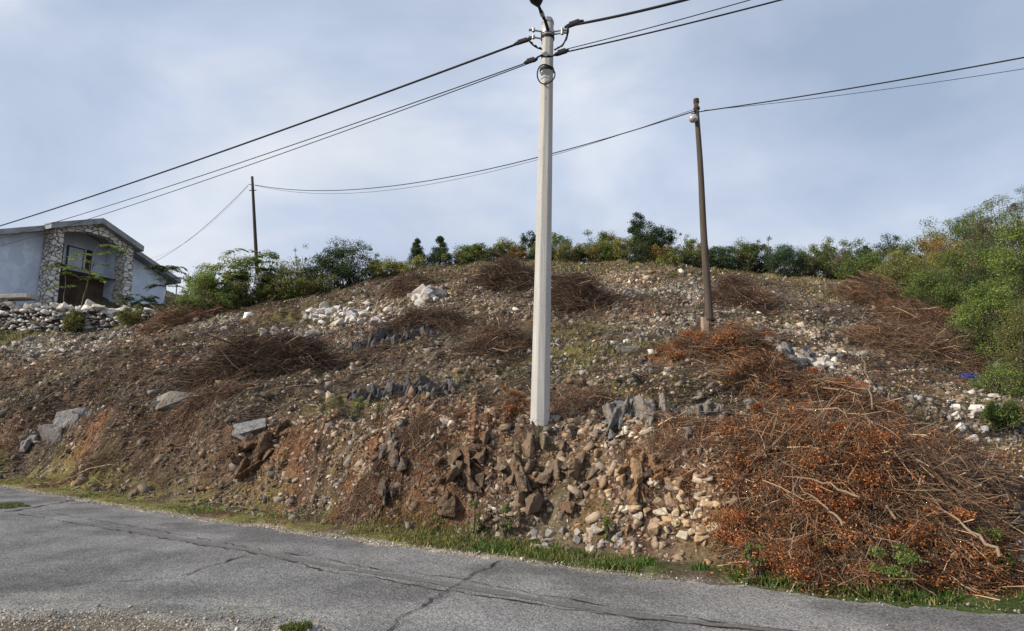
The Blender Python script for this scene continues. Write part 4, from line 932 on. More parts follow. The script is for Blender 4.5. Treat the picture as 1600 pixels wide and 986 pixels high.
def bush(px, top, wpx, y, palk, label, nl=2600, ls=0.12, clumps=26, kind='bush', seed=0, group=None, low=0.0, sparse=False, hollow=0.55, shape='round', baseh=None, name=None, dpt=0.85):
    rs_ = np.random.RandomState(seed+1000); nl = int(nl*(1.4 if sparse else 2.3 if y > 20 else 1.6)); ls *= .82; clumps = int(clumps*(1 if sparse else 1.35)); X, Y, Zt = at(px, top, y); Zb = hz(X, Y); h = max(Zt-Zb, 0.5); w = wpx*y/F/2
    e = empty(name or ('shrub' if kind == 'bush' else kind), (X, Y, Zb), label, kind if kind != 'pine_tree' else 'tree', group)
    # clump centres through the crown's volume
    K = clumps; q = unit(rs_.normal(size=(K, 3)))*(hollow+(1-hollow)*rs_.rand(K, 1))**0.7
    if shape == 'cone':
        t = rs_.rand(K)**1.0; a = rs_.rand(K)*2*np.pi; r_ = (1-t)**.8*(.55+.45*rs_.rand(K))
        kc = np.stack([X+w*r_*np.cos(a), Y+w*r_*np.sin(a), Zb+h*(.06+.88*t)], 1); kr = w*(.18+.28*(1-t)); kr = np.maximum(kr, .14)
    else:
        kc = np.stack([X+q[:, 0]*w*.85, Y+q[:, 1]*w*dpt*.8, Zb+h*(0.46+low)+q[:, 2]*h*.44], 1)
        kc[:, 2] += h*.10*rs_.normal(size=K)*(1 if not sparse else 1.5)
        kc[:, 2] = np.minimum(kc[:, 2], Zb+h*0.92)
        kr = rs_.uniform(.18, .38, K)*min(w, h)*(0.7 if sparse else 1.0)
    wk = rs_.randint(0, K, nl); dv = unit(rs_.normal(size=(nl, 3))); rad = rs_.rand(nl)**.45
    ex = 1+.5*(rs_.rand(nl) < .06)
    Pl = kc[wk]+dv*(kr[wk]*rad*ex)[:, None]*np.array([1.1, 1.1, .8])
    Pl[:, 2] = np.maximum(Pl[:, 2], H(Pl[:, 0], Pl[:, 1])+.02)
    v, f = leaves(Pl, rs_.uniform(.55, 1.3, nl)*ls, rs_, .55, unit(dv+np.array([0, 0, .5])), .45)
    cc_ = pal(nl, PALS[palk], .18, rs_, 4)*np.repeat(rs_.uniform(.75, 1.3, K)[wk], 4)[:, None]
    mesh_np('crown', v, f, M_leaf, cc_, e)
    # stems
    if shape == 'cone':
        P0 = np.tile([[X, Y, Zb-.05]], (1, 1)); v, f, _ = twigs(P0, np.array([[0, 0, 1.]]), np.array([h*.93]), np.array([.035*h]), 6, .03, 0, .2, rs_)
        P1 = np.stack([np.full(K, X), np.full(K, Y), kc[:, 2]-kr*.3], 1); D1 = kc-P1; v2_, f2_, _ = twigs(P1, D1, np.linalg.norm(D1, axis=1), np.full(K, .012), 4, .1, 0, .3, rs_)
        v = np.vstack([v, v2_]); f = np.vstack([f, f2_+6*3])
    else:
        ns = max(K, 6); tgt = kc[rs_.randint(0, K, ns)]; base = np.array([X, Y, Zb-.05])+rs_.normal(size=(ns, 3))*np.array([w*.18, w*.15, 0])
        D1 = tgt-base; v, f, _ = twigs(base, D1, np.linalg.norm(D1, axis=1)*1.05, np.full(ns, .012+.006*h)*rs_.uniform(.6, 1.3, ns), 6, .12, 0, .25, rs_)
        nt_ = ns*5; j = rs_.randint(0, K, nt_); Dt = rs_.normal(size=(nt_, 3))*.6+np.array([0, 0, .8])
        v2_, f2_, _ = twigs(kc[j]-unit(Dt)*kr[j][:, None]*.5, Dt, kr[j]*rs_.uniform(1, 1.9 if sparse else 1.5, nt_), np.full(nt_, .008 if y > 25 else .005), 4, .2, 0, .3, rs_)
        f = np.vstack([f, f2_+len(v)]); v = np.vstack([v, v2_])
    mesh_np('trunk', v, f, M_twig, pal(len(v), [(0.10, 0.08, 0.06)], 0.0, rs_), e)
    return e
G1 = 'low scrub along the crest'
rsx = np.random.RandomState(77); CW = [('olive', 'olive'), ('green', 'mid green'), ('yellow', 'yellowish'), ('orange', 'rusty'), ('dark', 'dark green'), ('brown', 'brownish'), ('juniper', 'bluish')]
MARK = [(700, 'by the small conifers'), (760, 'left of the concrete pole'), (870, 'right of the concrete pole'), (960, 'before the tall dark evergreen'), (1050, 'below the dark evergreens'), (1120, 'by the top of the wooden pole\'s slope'), (1220, 'by the juniper'), (1320, 'by the round leafy tree'), (1400, 'at the foot of the right ridge')]
for i, px_ in enumerate(np.linspace(705, 1425, 34)):
    pk_, wd_ = CW[[0, 1, 2, 4, 0, 3, 1, 5, 0, 6][i % 10]]; mk = min(MARK, key=lambda q: abs(q[0]-px_))[1]
    t_ = np.interp(px_, [700, 860, 1000, 1150, 1300, 1425], [388, 382, 376, 386, 386, 382])+rsx.uniform(-7, 8)
    bush(px_+rsx.uniform(-8, 8), t_, rsx.uniform(38, 66), rsx.uniform(37.2, 38.6), pk_, 'low %s shrub on the crest %s%s' % (wd_, mk, ', second of two' if i == 16 else ''), 1100, .10, 18, seed=300+i, group=G1)
for i, (px_, tp_, yy_, pk_, lb_) in enumerate([(300, 458, 32.2, 'green', 'low green scrub at the left foot of the thicket'), (345, 446, 33, 'bright', 'light green scrub under the feathery saplings'), (372, 440, 33.6, 'olive', 'olive scrub left of the meter box'), (430, 442, 34.3, 'olive', 'olive scrub right of the meter box'), (465, 430, 34.7, 'yellow', 'yellowing scrub in the middle of the left thicket'), (500, 425, 35.2, 'olive', 'dull olive scrub under the dark bushes'), (600, 404, 36.6, 'yellow', 'dry yellow scrub right of the dark left bush'), (430, 392, 35.8, 'green', 'upright green bush behind the meter box'), (330, 412, 34.4, 'bright', 'leafy green bush above the red brush heap')]):
    bush(px_, tp_, 64, yy_, pk_, lb_, 2200, .10, 24, seed=350+i)
bush(318, 424, 80, 33, 'bright', 'low light green bush beside the far right corner of the house', 2600, .11, 26, seed=1)
bush(352, 404, 80, 34, 'yellow', 'yellow green bush left of the thin dark pole', 2600, .11, 26, seed=2)
bush(392, 404, 90, 35, 'bright', 'fresh green bush behind the thin dark pole', 3000, .11, 30, seed=3)
bush(448, 404, 90, 35, 'olive', 'olive bush with yellowing leaves right of the thin dark pole', 3000, .11, 30, seed=4)
bush(505, 390, 78, 36, 'dark', 'dark green bush in the middle of the left hand thicket', 3200, .11, 30, seed=5)
bush(548, 380, 100, 36.5, 'dark', 'tall dark green bush at the right end of the left hand thicket', 5200, .11, 42, seed=6)
bush(588, 384, 34, 36.2, 'yellow', 'thin yellow green sapling at the right edge of the dark bush', 900, .10, 14, seed=7, sparse=True)
bush(470, 378, 40, 36, 'olive', 'spindly sapling rising above the left hand thicket', 260, .10, 14, seed=8, sparse=True, low=.15)
bush(300, 448, 60, 32, 'green', 'low green shrub nearest the rubble by the house', 1500, .11, 20, seed=9)
bush(652, 371, 38, 37, 'dark', 'left of two small dark conifers on the crest', 3400, .09, 40, 'pine_tree', 10, shape='cone', name='conifer')
bush(688, 367, 42, 37.5, 'dark', 'right of two small dark conifers on the crest', 3600, .09, 40, 'pine_tree', 11, shape='cone', name='conifer')
bush(645, 403, 60, 36, 'yellow', 'low yellowish scrub in front of the two small conifers', 1200, .10, 18, seed=12)
bush(740, 382, 52, 38, 'green', 'round green bush right of the two small conifers', 2000, .11, 24, seed=13)
bush(722, 392, 36, 38, 'olive', 'small olive bush touching the right hand small conifer', 900, .11, 14, seed=53)
bush(790, 378, 70, 38, 'olive', 'spiky olive bush midway between the conifers and the concrete pole', 2600, .11, 28, seed=14)
bush(828, 363, 44, 39.5, 'dark', 'dark bush partly hidden by the left side of the concrete pole', 2200, .11, 22, seed=15)
bush(872, 362, 56, 39.5, 'green', 'dark green bush immediately right of the concrete pole', 2600, .11, 28, seed=16)
bush(892, 378, 60, 38, 'olive', 'olive bush in front, just right of the concrete pole', 2400, .11, 26, seed=17)
bush(940, 360, 66, 39.5, 'green', 'wide green bush between the concrete pole and the tall dark tree', 3000, .11, 30, seed=18)
bush(930, 385, 50, 38, 'orange', 'rust tinted bush left of the tall dark tree', 1800, .11, 20, seed=19)
bush(962, 366, 44, 39, 'orange', 'brown orange bush touching the tall dark tree', 1800, .11, 20, seed=20)
bush(1003, 332, 62, 39, 'dark', 'tallest dark evergreen tree on the crest', 7000, .11, 46, 'tree', 21, name='evergreen_tree', hollow=.35)
bush(1030, 352, 60, 39.3, 'dark', 'shorter dark evergreen leaning on the tallest one', 4200, .11, 34, 'tree', 22, name='evergreen_tree')
bush(1045, 398, 46, 36.5, 'yellow', 'low yellow green shrub below the dark evergreens', 1500, .09, 18, seed=23)
bush(1068, 362, 34, 40, 'olive', 'see-through grey green sapling right of the dark evergreens', 420, .10, 14, seed=24, sparse=True)
bush(1082, 374, 50, 39, 'bright', 'light green bush behind the old wooden pole', 1900, .11, 22, seed=25)
bush(1122, 388, 66, 37.5, 'juniper', 'dark bluish bush just right of the old wooden pole', 3000, .10, 30, seed=26)
bush(1168, 380, 60, 38.5, 'dark', 'dark bush between the wooden pole and the upright juniper', 2400, .11, 26, seed=27)
bush(1195, 368, 40, 39, 'olive', 'sparse leggy bush poking above the crest right of the wooden pole', 500, .11, 14, seed=28, sparse=True)
bush(1226, 386, 76, 37, 'juniper', 'dense bluish green juniper with upright sprays', 5200, .09, 44, seed=29, name='juniper_bush')
bush(1262, 386, 44, 40, 'olive', 'pale olive bush behind the right of the juniper', 1100, .11, 16, seed=30)
bush(1302, 374, 70, 39.5, 'green', 'round leafy green tree right of the juniper', 3600, .12, 34, 'tree', 31, name='broadleaf_tree')
bush(1351, 376, 13, 45, 'dark', 'tiny distant conifer alone on the skyline', 900, .10, 14, 'pine_tree', 32, name='conifer', shape='cone')
bush(1340, 398, 80, 36, 'green', 'low green bush beside the dry grass gap', 3200, .11, 30, seed=33)
bush(1385, 366, 70, 44, 'dark', 'dark green tree at the start of the right hand ridge', 2400, .13, 26, 'tree', 34, name='broadleaf_tree')
bush(1432, 346, 95, 48, 'green', 'rounded green tree on the lower right ridge', 3000, .14, 30, 'tree', 35, name='broadleaf_tree')
bush(1485, 338, 95, 50, 'green', 'second green tree up the right ridge', 3000, .14, 30, 'tree', 36, name='broadleaf_tree')
bush(1470, 366, 110, 42, 'orange', 'autumn orange tree in front of the right ridge', 4200, .13, 36, 'tree', 37, name='autumn_tree')
bush(1550, 308, 110, 54, 'green', 'broad green tree high on the right ridge', 4200, .15, 36, 'tree', 38, name='broadleaf_tree')
bush(1540, 340, 80, 47, 'brown', 'brownish tree below the broad green one on the ridge', 2400, .13, 26, 'tree', 39, name='autumn_tree')
bush(1592, 286, 56, 46, 'brown', 'thin leafed tree rising at the far right edge', 1400, .11, 24, 'tree', 40, name='bare_tree', sparse=True, low=.1)
bush(1645, 310, 110, 40, 'green', 'green tree at the right frame edge behind the thicket', 4200, .13, 34, 'tree', 41, name='broadleaf_tree')
bush(1412, 394, 115, 33, 'olive', 'olive green bush left of the right hand thicket', 5200, .10, 40, seed=42)
bush(1450, 418, 100, 29, 'green', 'dark green bush in the middle of the right hand thicket', 6000, .09, 44, seed=43)
bush(1520, 362, 120, 31, 'green', 'tall green bush at the back of the right hand thicket', 7000, .10, 50, seed=44)
bush(1590, 338, 140, 25, 'bright', 'light green leafy bush tallest in the right hand thicket', 12000, .085, 60, seed=45)
bush(1535, 430, 110, 23, 'bright', 'bright green bush at the inner side of the right hand thicket', 9000, .075, 54, seed=46)
bush(1600, 455, 120, 18.5, 'olive', 'yellow green bush lowest in the right hand thicket', 11000, .06, 60, seed=47)
bush(1500, 505, 60, 21.5, 'brown', 'dead brown bush at the shady foot of the thicket', 1700, .07, 24, seed=48)
bush(1565, 632, 66, 13.2, 'green', 'small dark green weed bush below the thicket', 3600, .05, 30, seed=49)
bush(1690, 420, 200, 20, 'bright', 'green bush cut by the right frame edge', 9000, .08, 50, seed=50)
bush(1560, 560, 90, 17, 'bright', 'low green growth between the thicket and the blue bag', 3000, .05, 36, seed=51, low=-.1)
bush(1535, 412, 80, 26.5, 'dark', 'dark bush behind the bright green one', 3800, .09, 34, seed=52)
bush(1340, 372, 60, 46, 'green', 'faint green tree where the right hand ridge begins', 2200, .13, 26, 'tree', 54, name='broadleaf_tree')
bush(1515, 330, 80, 56, 'dark', 'dark tree between the two highest ones on the right ridge', 2800, .15, 28, 'tree', 55, name='broadleaf_tree')
bush(1445, 392, 80, 35, 'yellow', 'yellowing bush under the autumn orange tree', 3200, .10, 30, seed=56)
bush(1570, 378, 90, 30, 'green', 'green bush behind the tallest leafy one at right', 5200, .10, 40, seed=57)
# small weeds at the verge
for i, (px, py, w_, lab) in enumerate([(742, 838, 26, 'bright green weed tuft at the verge below the concrete pole'), (790, 842, 20, 'second green weed right of the brightest tuft'), (952, 850, 18, 'small green weed among the grey stones'), (560, 655, 20, 'low green weed on the grassy shelf left of the pole'), (1180, 905, 30, 'leafy weed in the verge before the big heap'), (1550, 905, 60, 'clump of green weeds at the right of the verge'), (1400, 925, 70, 'wide green weed clump under the drooping boughs'), (1290, 900, 40, 'green weed clump at the foot of the biggest heap')]):
    X, Y, Z = hit1(px, py); bush(px, py-w_*.55, w_, Y, 'bright', lab, 700 if w_ < 40 else 1500, .03, 14, 'plant', 80+i, name='weed', group='weeds on the verge')

# saplings with feathery compound leaves
def frond_tree(px, top, base_y, wpx, nfr, label, seed, palk='bright', frl=0.8, leaf=.16, lean=0, nst=1, group='feathery leaved saplings'):
    rs_ = np.random.RandomState(seed); X, Y, Zt = at(px, top, base_y); Zb = hz(X, Y); h = Zt-Zb; w = wpx*base_y/F/2
    e = empty('feathery_sapling', (X, Y, Zb), label, 'sapling', group)
    heads = []; vs = []; fs = []; off = 0
    for k in range(nst):
        tx = X+rs_.uniform(-.5, .5)*w*1.1*(nst > 1); hh = h*(1 if k == 0 else rs_.uniform(.55, .95))
        D = np.array([[tx-X+lean, rs_.normal(0, .1), hh*.92]]); v, f, C_ = twigs(np.array([[X, Y, Zb-.1]]), D, np.array([np.linalg.norm(D)]), np.array([.035]), 8, .08, 0, .35, rs_)
        vs.append(v); fs.append(f+off); off += len(v); heads.append(C_[0])
    P0 = []; D0 = []
    for i in range(nfr):
        C_ = heads[i % nst]; P0.append(C_[rs_.choice([4, 5, 6, 7, 7])]); a = rs_.rand()*2*np.pi; D0.append([np.cos(a), np.sin(a), rs_.uniform(.1, .9)])
    P0 = np.array(P0); D0 = np.array(D0); L = rs_.uniform(.7, 1.15, nfr)*frl
    v, f, C_ = twigs(P0, D0, L, np.full(nfr, .010), 9, .15, .45, .3, rs_)
    vs.append(v); fs.append(f+off); mesh_np('trunk', np.vstack(vs), np.vstack(fs), M_twig, pal(len(np.vstack(vs)), [(0.16, 0.13, 0.09)], 0, rs_), e)
    LP = []; LD = []
    for s in range(1, 9):
        t = C_[:, s]-C_[:, s-1]; sd = unit(np.cross(t, [0, 0, 1.]))
        for fr in (0.0, .5):
            for sg in (-1, 1):
                LP.append(C_[:, s]-t*fr); LD.append(unit(sd*sg+unit(t)*.35+np.array([0, 0, -.25])))
    LP = np.concatenate(LP); LD = np.concatenate(LD); n = len(LP); ll = leaf*rs_.uniform(.75, 1.15, n)[:, None]
    wv_ = unit(np.cross(LD, np.array([0, 0, 1.])+rs_.normal(size=(n, 3))*.25))*ll*.16
    V = np.stack([LP, LP+LD*ll*.4+wv_, LP+LD*ll, LP+LD*ll*.4-wv_], 1).reshape(-1, 3)
    mesh_np('leaves', V, np.arange(4*n).reshape(n, 4), M_leaf, pal(n, PALS[palk], .2, rs_, 4), e)
frond_tree(378, 384, 34, 60, 22, 'feathery sapling standing just left of the thin dark pole', 201, 'bright', 1.2, .32, nst=4)
frond_tree(418, 390, 34.5, 50, 24, 'feathery sapling right behind the thin dark pole', 202, 'green', 1.1, .30, nst=3)
frond_tree(262, 408, 37, 46, 15, 'feathery sapling before the right eave of the house', 203, 'dark', 1.4, .34)
frond_tree(137, 372, 36, 50, 10, 'feathery sapling with lit yellow green leaves before the porch', 204, 'bright', 1.4, .34, nst=2)
frond_tree(233, 462, 35.5, 36, 9, 'short feathery sapling low before the right wall of the house', 205, 'dark', 1.1, .3)
frond_tree(196, 458, 35.5, 30, 9, 'short feathery shoot beside the right stone pillar', 206, 'dark', 1.0, .26)
frond_tree(108, 408, 36, 30, 9, 'small feathery shoot before the left stone pillar', 207, 'green', 1.0, .28)

# ---------------------------------------------------------------- house
HP = Vector(at(155, 343, 46)); d_ = Vector((0.41, 0.912, 0)).normalized(); nf = Vector((0.912, -0.41, 0)).normalized(); UP = Vector((0, 0, 1))
HB = HP.z-9.5; sl_ = 0.385
house = empty('house', (HP.x, HP.y, HB), 'unfinished pale rendered house with stone pillars and gable', 'house')
def hp(t, o, z): return HP+d_*t+nf*o+UP*(z-HP.z)
zp = HP.z
# gable wall (front face 1.2 m behind the porch front), with the opening behind the porch as a recess
tL, tR = -9.0, 6.9; pk = zp-0.45
def wallpoly(t0, t1, o):
    pts = [hp(t0, o, HB), hp(t1, o, HB), hp(t1, o, pk-abs(t1)*sl_)]
    if t0 < 0 < t1: pts.append(hp(0, o, pk))
    pts.append(hp(t0, o, pk-abs(t0)*sl_)); return pts
w = MB().prism(wallpoly(tL, -2.3, -1.2), -nf*9)
w.build('wall', M_render, house)
w = MB().prism(wallpoly(2.3, tR, -1.2), -nf*9); w.build('wall', M_render, house)
MB().prism(wallpoly(-2.29, 2.29, -2.3), -nf*7).build('recess_wall', M_render, house)
MB().prism([hp(-2.28, -2.2, HB), hp(2.28, -2.2, HB), hp(2.28, -2.2, zp-4.05), hp(-2.28, -2.2, zp-4.05)], -nf*.08).build('lower_recess_wall', M_brickin, house)
# balcony slab
MB().prism([hp(-2.28, -.9, zp-4.02), hp(2.28, -.9, zp-4.02), hp(2.28, -.9, zp-3.84), hp(-2.28, -.9, zp-3.84)], -nf*1.33).build('balcony', M_slab, house)
# upper windows and doors in the recess
for a_, b_ in ((-1.9, -0.95), (-0.7, .55)):
    fr = MB().prism([hp(a_, -2.2, zp-3.8), hp(b_, -2.2, zp-3.8), hp(b_, -2.2, zp-1.9), hp(a_, -2.2, zp-1.9)], -nf*.06).build('window', M_dark, house)
    q = MB().prism([hp(a_+.09, -2.16, zp-3.7), hp(b_-.09, -2.16, zp-3.7), hp(b_-.09, -2.16, zp-2.0), hp(a_+.09, -2.16, zp-2.0)], -nf*.03)
    q.build('pane', M_glasspane, fr)
MB().prism([hp(.75, -2.2, zp-3.8), hp(1.15, -2.2, zp-3.8), hp(1.15, -2.2, zp-1.9), hp(.75, -2.2, zp-1.9)], -nf*.06).build('balcony_door', M_dark, house)
MB().prism([hp(-1.5, -2.12, HB), hp(.3, -2.12, HB), hp(.3, -2.12, zp-4.6), hp(-1.5, -2.12, zp-4.6)], -nf*.06).build('lower_opening', M_dark, house)
# stone pillars, battered slightly, and the stone gable band
MB().prism([hp(-2.25, -.93, zp-3.1), hp(2.25, -.93, zp-3.1), hp(2.25, -.93, zp-3.06), hp(-2.25, -.93, zp-3.06)], -nf*.04).build('balcony_rail', M_steel, house)
def pillar(t0, t1, b0, b1, topz):
    m = MB(); A0 = [hp(b0, .12, HB), hp(b1, .12, HB), hp(t1, 0, topz), hp(t0, 0, topz)]
    m.prism(A0, -nf*1.15); return m.build('stone_pillar', M_mas, house)
pl0 = pillar(-2.95, -2.32, -3.05, -2.28, zp-1.55); pl1 = pillar(2.32, 2.95, 2.28, 3.1, zp-1.55)
MB().prism([hp(-2.95, .02, zp-1.547), hp(-2.2, .02, zp-1.547), hp(-.9, .02, zp-1.16), hp(.9, .02, zp-1.16), hp(2.2, .02, zp-1.95), hp(2.32, .02, zp-1.547), hp(2.95, .02, zp-1.547), hp(0, .02, zp-.36)], -nf*.6).build('stone_gable', M_mas, house)
# roofs
def roofslab(t0, t1, o0, o1, th, top):
    A0 = [hp(t0, o0, top-abs(t0)*sl_), hp(t1, o0, top-abs(t1)*sl_), hp(t1, o0, top-abs(t1)*sl_-th), hp(t0, o0, top-abs(t0)*sl_-th)]
    return MB().prism(A0, nf*(o1-o0))
r0 = roofslab(-9.6, 0, .55-.9, -10.5, .38, zp-.06); r0.build('roof', M_slab, house)
r1_ = roofslab(0.0, 7.6, .55-.9, -10.5, .34, zp-.065); r1_.build('roof', M_slab, house)
roofslab(-3.5, 0, .5, -.33, .42, zp+.05).build('porch_roof', M_slab, house)
roofslab(0.001, 3.4, .5, -.33, .42, zp+.05).build('porch_roof', M_slab, house)
MB().tube([hp(7.35, -.5, zp-3.2), hp(7.3, -.55, HB)], .05, 8).build('downpipe', M_steel, house)

# dry stone wall before the house
rs = np.random.RandomState(90)
wp = [(-140, 492, 35), (0, 490, 33.5), (90, 490, 33), (180, 492, 33), (245, 497, 33.5)]
WP = np.array([at(*p)[:2] for p in wp]); dd = np.concatenate([[0], np.cumsum(np.linalg.norm(np.diff(WP, axis=0), axis=1))])
def wallpt(s): return np.interp(s, dd, WP[:, 0]), np.interp(s, dd, WP[:, 1])
sw = empty('stone_wall', (float(WP[2, 0]), float(WP[2, 1]), hz(*WP[2])), 'collapsing dry stone terrace wall in front of the house', 'wall')
def walltop(s):
    t = s/dd[-1]; return 1.2*(1-sstep(.72, 1.0, t)*.65)*(1+.12*vnoise(np.asarray(s)*.8, np.asarray(s)*0.))
s = np.linspace(0, dd[-1], 60); wx, wy = wallpt(s); zb = H(wx, wy); ht = walltop(s)
V = np.concatenate([np.stack([wx, wy, zb-.2], 1), np.stack([wx, wy, zb+ht-.18], 1), np.stack([wx-.2, wy+.9, zb+ht-.1], 1), np.stack([wx-.2, wy+.9, zb-.2], 1)])
i = np.arange(59); Fw = np.concatenate([np.stack([i+60*k, i+1+60*k, i+1+60*(k+1), i+60*(k+1)], 1) for k in range(3)])
mesh_np('wall_core', V, Fw, M_dark, None, sw)
P = []; Sz = []
for row in range(8):
    s = 0.0
    while s < dd[-1]:
        l = rs.uniform(.16, .42); zrel = (row+.5)*.19; s += l
        if zrel < walltop(s)-.05:
            a, b = wallpt(s); P.append([a, b-.06+rs.normal(0, .03), hz(a, b)+zrel+rs.normal(0, .05)]); Sz.append(l*rs.uniform(.9, 1.35))
P = np.array(P); Sz = np.array(Sz)
v, f, c = stones_mesh(P, Sz, np.array([[.44, .43, .41], [.33, .32, .31], [.55, .53, .50], [.24, .235, .23]])[rs.choice(4, len(P))], PROTO1, rs, (.45, .6), .12)
mesh_np('wall_stones', v, f, M_stone, c, sw)
def heap_on_wall(n, s0, s1, smin, smax, cols, label, group, seed):
    rs_ = np.random.RandomState(seed); protos = [stone_proto(seed*10+i, cols[i % len(cols)], .55) for i in range(len(cols)*2)]; src = None
    for i in range(n):
        s = rs_.uniform(s0, s1)*dd[-1]; a, b = wallpt(s)
        if src is None: src = bpy.data.objects.new('rubble_block', protos[0]); o = src
        else: o = src.copy(); o.data = protos[i % len(protos)]
        col.objects.link(o); sz_ = rs_.uniform(smin, smax)
        o.location = (float(a), float(b)+rs_.uniform(0, .9), hz(a, b)+float(walltop(s))-.02+rs_.uniform(0, .22)); o.scale = (sz_,)*3
        o.rotation_euler = (rs_.normal(0, .35), rs_.normal(0, .35), rs_.uniform(0, 6.28)); pw_ = ['far left', 'left', 'middle', 'right', 'far right'][min(int((s/dd[-1]-s0)/(s1-s0)*5), 4)]
        tag(o, colour_word(cols[i % len(cols)])+' '+label+', '+pw_+(' back row' if o.location.y > b+.45 else ' front row'), 'stone', group)
heap_on_wall(90, .25, .98, .3, .75, WH, 'block heaped on top of the terrace wall', 'white rubble on the terrace wall', 91)
heap_on_wall(12, .7, .86, .5, .85, WH, 'big block before the right stone pillar', 'big white blocks by the pillar', 92)
heap_on_wall(24, .0, .4, .25, .5, GY, 'block on the left part of the terrace wall', 'grey blocks on the terrace wall', 93)
# white covered slab left
X, Y, Z = at(18, 462, 33.6)
m = MB().box((X, Y+.4, Z-.02), 1.6, 1.0, .22, (Vector((.98, .1, .06)), Vector((-.1, .98, 0)), Vector((-.06, 0, 1))))
tag(m.build('stone_slab', M_conc, origin=(X, Y, Z-.2), bevel=.03), 'flat pale slab lying on the wall at the left edge', 'slab')
for i, (px, py, yy, w_, lb) in enumerate([(118, 505, 33.0, 34, 'green creeper over the middle of the terrace wall'), (205, 500, 32.8, 44, 'dusty green weeds on the collapsed right end of the terrace wall')]):
    bush(px, py-22, w_, yy-.4, 'olive', lb, 1500, .10, 22, 'plant', 95+i, name='creeper')

# ---------------------------------------------------------------- poles
def pole_pts(px0, py0, y0, px1, py1, y1=None):
    return Vector(at(px0, py0, y0)), Vector(at(px1, py1, y1 or y0))
# concrete lamp pole
b0 = Vector(hit1(843, 655)); yb0 = b0.y; b0 = Vector(at(843, 657, yb0)); t0 = Vector(at(856, 38, yb0+.1))
gz = hz(b0.x, b0.y); b0.z = min(b0.z, gz)-.25
POLE_T = t0
print('pole height', t0.z-b0.z, 'dist', yb0)
lp = empty('lamp_pole', (b0.x, b0.y, gz), 'tall pale octagonal concrete pole carrying the street lamp and roadside cables', 'pole')
ax = (t0-b0).normalized(); kp = 14
def along(h): return t0-ax*h
MB().tube([b0.lerp(t0, i/kp) for i in range(kp+1)], [.158-.054*i/kp for i in range(kp+1)], 8, True, math.pi/8).build('shaft', M_cp, lp, bevel=.012)
cap = MB().tube([t0+ax*.001, t0+ax*.05, t0+ax*.10, t0+ax*.125], [.106, .103, .078, .03], 10).build('cap', M_steel, lp, smooth=False)
def band(h, r, w_, mat, name='clamp_band', parent=lp):
    return MB().tube([along(h), along(h+w_)], r, 16).build(name, mat, parent)
band(.14, .116, .06, M_steel); band(.24, .117, .045, M_black); band(.83, .122, .05, M_black)
# hook brackets at the top
for sgn, hh in ((1, .17), (-1, .30), (1, .22), (-1, .17)):
    q = along(hh)+Vector((sgn*.11, -.05, 0)); p_ = q+Vector((sgn*.15, -.03, .01))
    m = MB().tube([q, p_], .014, 8).tube([p_+Vector((-sgn*.02, 0, -.03)), p_+Vector((-sgn*.02, 0, .03))], .026, 10).tube([p_, p_+Vector((sgn*.06, 0, .0))], .02, 8)
    m.build('hook_bracket', M_steel, lp)
# lamp arm and head
a0 = along(.18)+Vector((.0, -.12, 0)); a1 = Vector(at(847, 22, yb0-.45)); a2 = Vector(at(841, 8, yb0-.85)); 
MB().tube([a0, a0.lerp(a1, .5)+Vector((0, -.02, .01)), a1, a2], [.026, .026, .026, .022], 10).build('lamp_arm', M_black, lp, smooth=True)
MB().tube([a1.lerp(a2, -.15), a1.lerp(a2, .25)], .036, 10).build('arm_sleeve', M_steel, lp)
lh = Vector(at(828, -28, yb0-1.6)); da = (lh-a2).normalized(); sdv = da.cross(UP).normalized(); uv = sdv.cross(da).normalized()
m = MB(); secs = [(-.02, .03, .03), (.05, .055, .045), (.16, .10, .06), (.40, .115, .07), (.62, .10, .06), (.70, .05, .04)]; base = 0
for si, (s, wx_, hx_) in enumerate(secs):
    for k in range(12):
        a = 2*math.pi*k/12; m.v.append(tuple(a2+da*s+sdv*wx_*math.cos(a)+uv*hx_*math.sin(a)))
for si in range(len(secs)-1):
    for k in range(12):
        a = si*12+k; b = si*12+(k+1) % 12; m.f.append((a, b, b+12, a+12))
m.f.append(tuple(reversed(range(12)))); m.f.append(tuple(range(60, 72)))
m.build('lamp_head', M_black, lp, smooth=True)
# cable loop hanging on the shaft
lc = along(.98)+Vector((-.01, -.15, -.04)); m = MB(); pts = []
for k in range(25):
    a = 2*math.pi*k/24; pts.append(lc+Vector((math.cos(a)*.145-.01, -.02+.03*math.sin(a*2), math.sin(a)*.17)))
m.tube(pts, .011, 6, False); m.build('cable_loop', M_black, lp, smooth=True)

# second pole: old timber pole with a globe lamp
b1 = Vector(hit1(1110, 530)); y2 = b1.y; print('pole2', y2)
b1 = Vector(at(1110, 532, y2)); t1 = Vector(at(1088, 160, y2)); g1 = hz(b1.x, b1.y); b1.z = min(b1.z, g1)-.1
wpz = empty('utility_pole', (b1.x, b1.y, g1), 'leaning old wooden pole with a round globe lamp', 'pole', 'old timber poles')
a1x = (t1-b1).normalized()
MB().tube([b1.lerp(t1, i/12)+Vector((math.sin(i*.9)*.01, 0, 0)) for i in range(13)], [.112-.045*i/12 for i in range(13)], 12).build('shaft', M_wood, wpz, smooth=True)
MB().tube([t1-a1x*.02, t1+a1x*.10], [.082, .078], 12).build('cap', M_rust, wpz)
MB().tube([t1-a1x*.22, t1-a1x*.16], .09, 12).build('clamp_band', M_rust, wpz)
sb = Vector(at(1102, 532, y2-.02)); stt = Vector(at(1102, 497, y2-.02)); sb.z -= .3
MB().box((sb+stt)/2+Vector((0, .0, 0)), .17, .2, (stt-sb).length).build('concrete_stub', M_stub, wpz, bevel=.015)
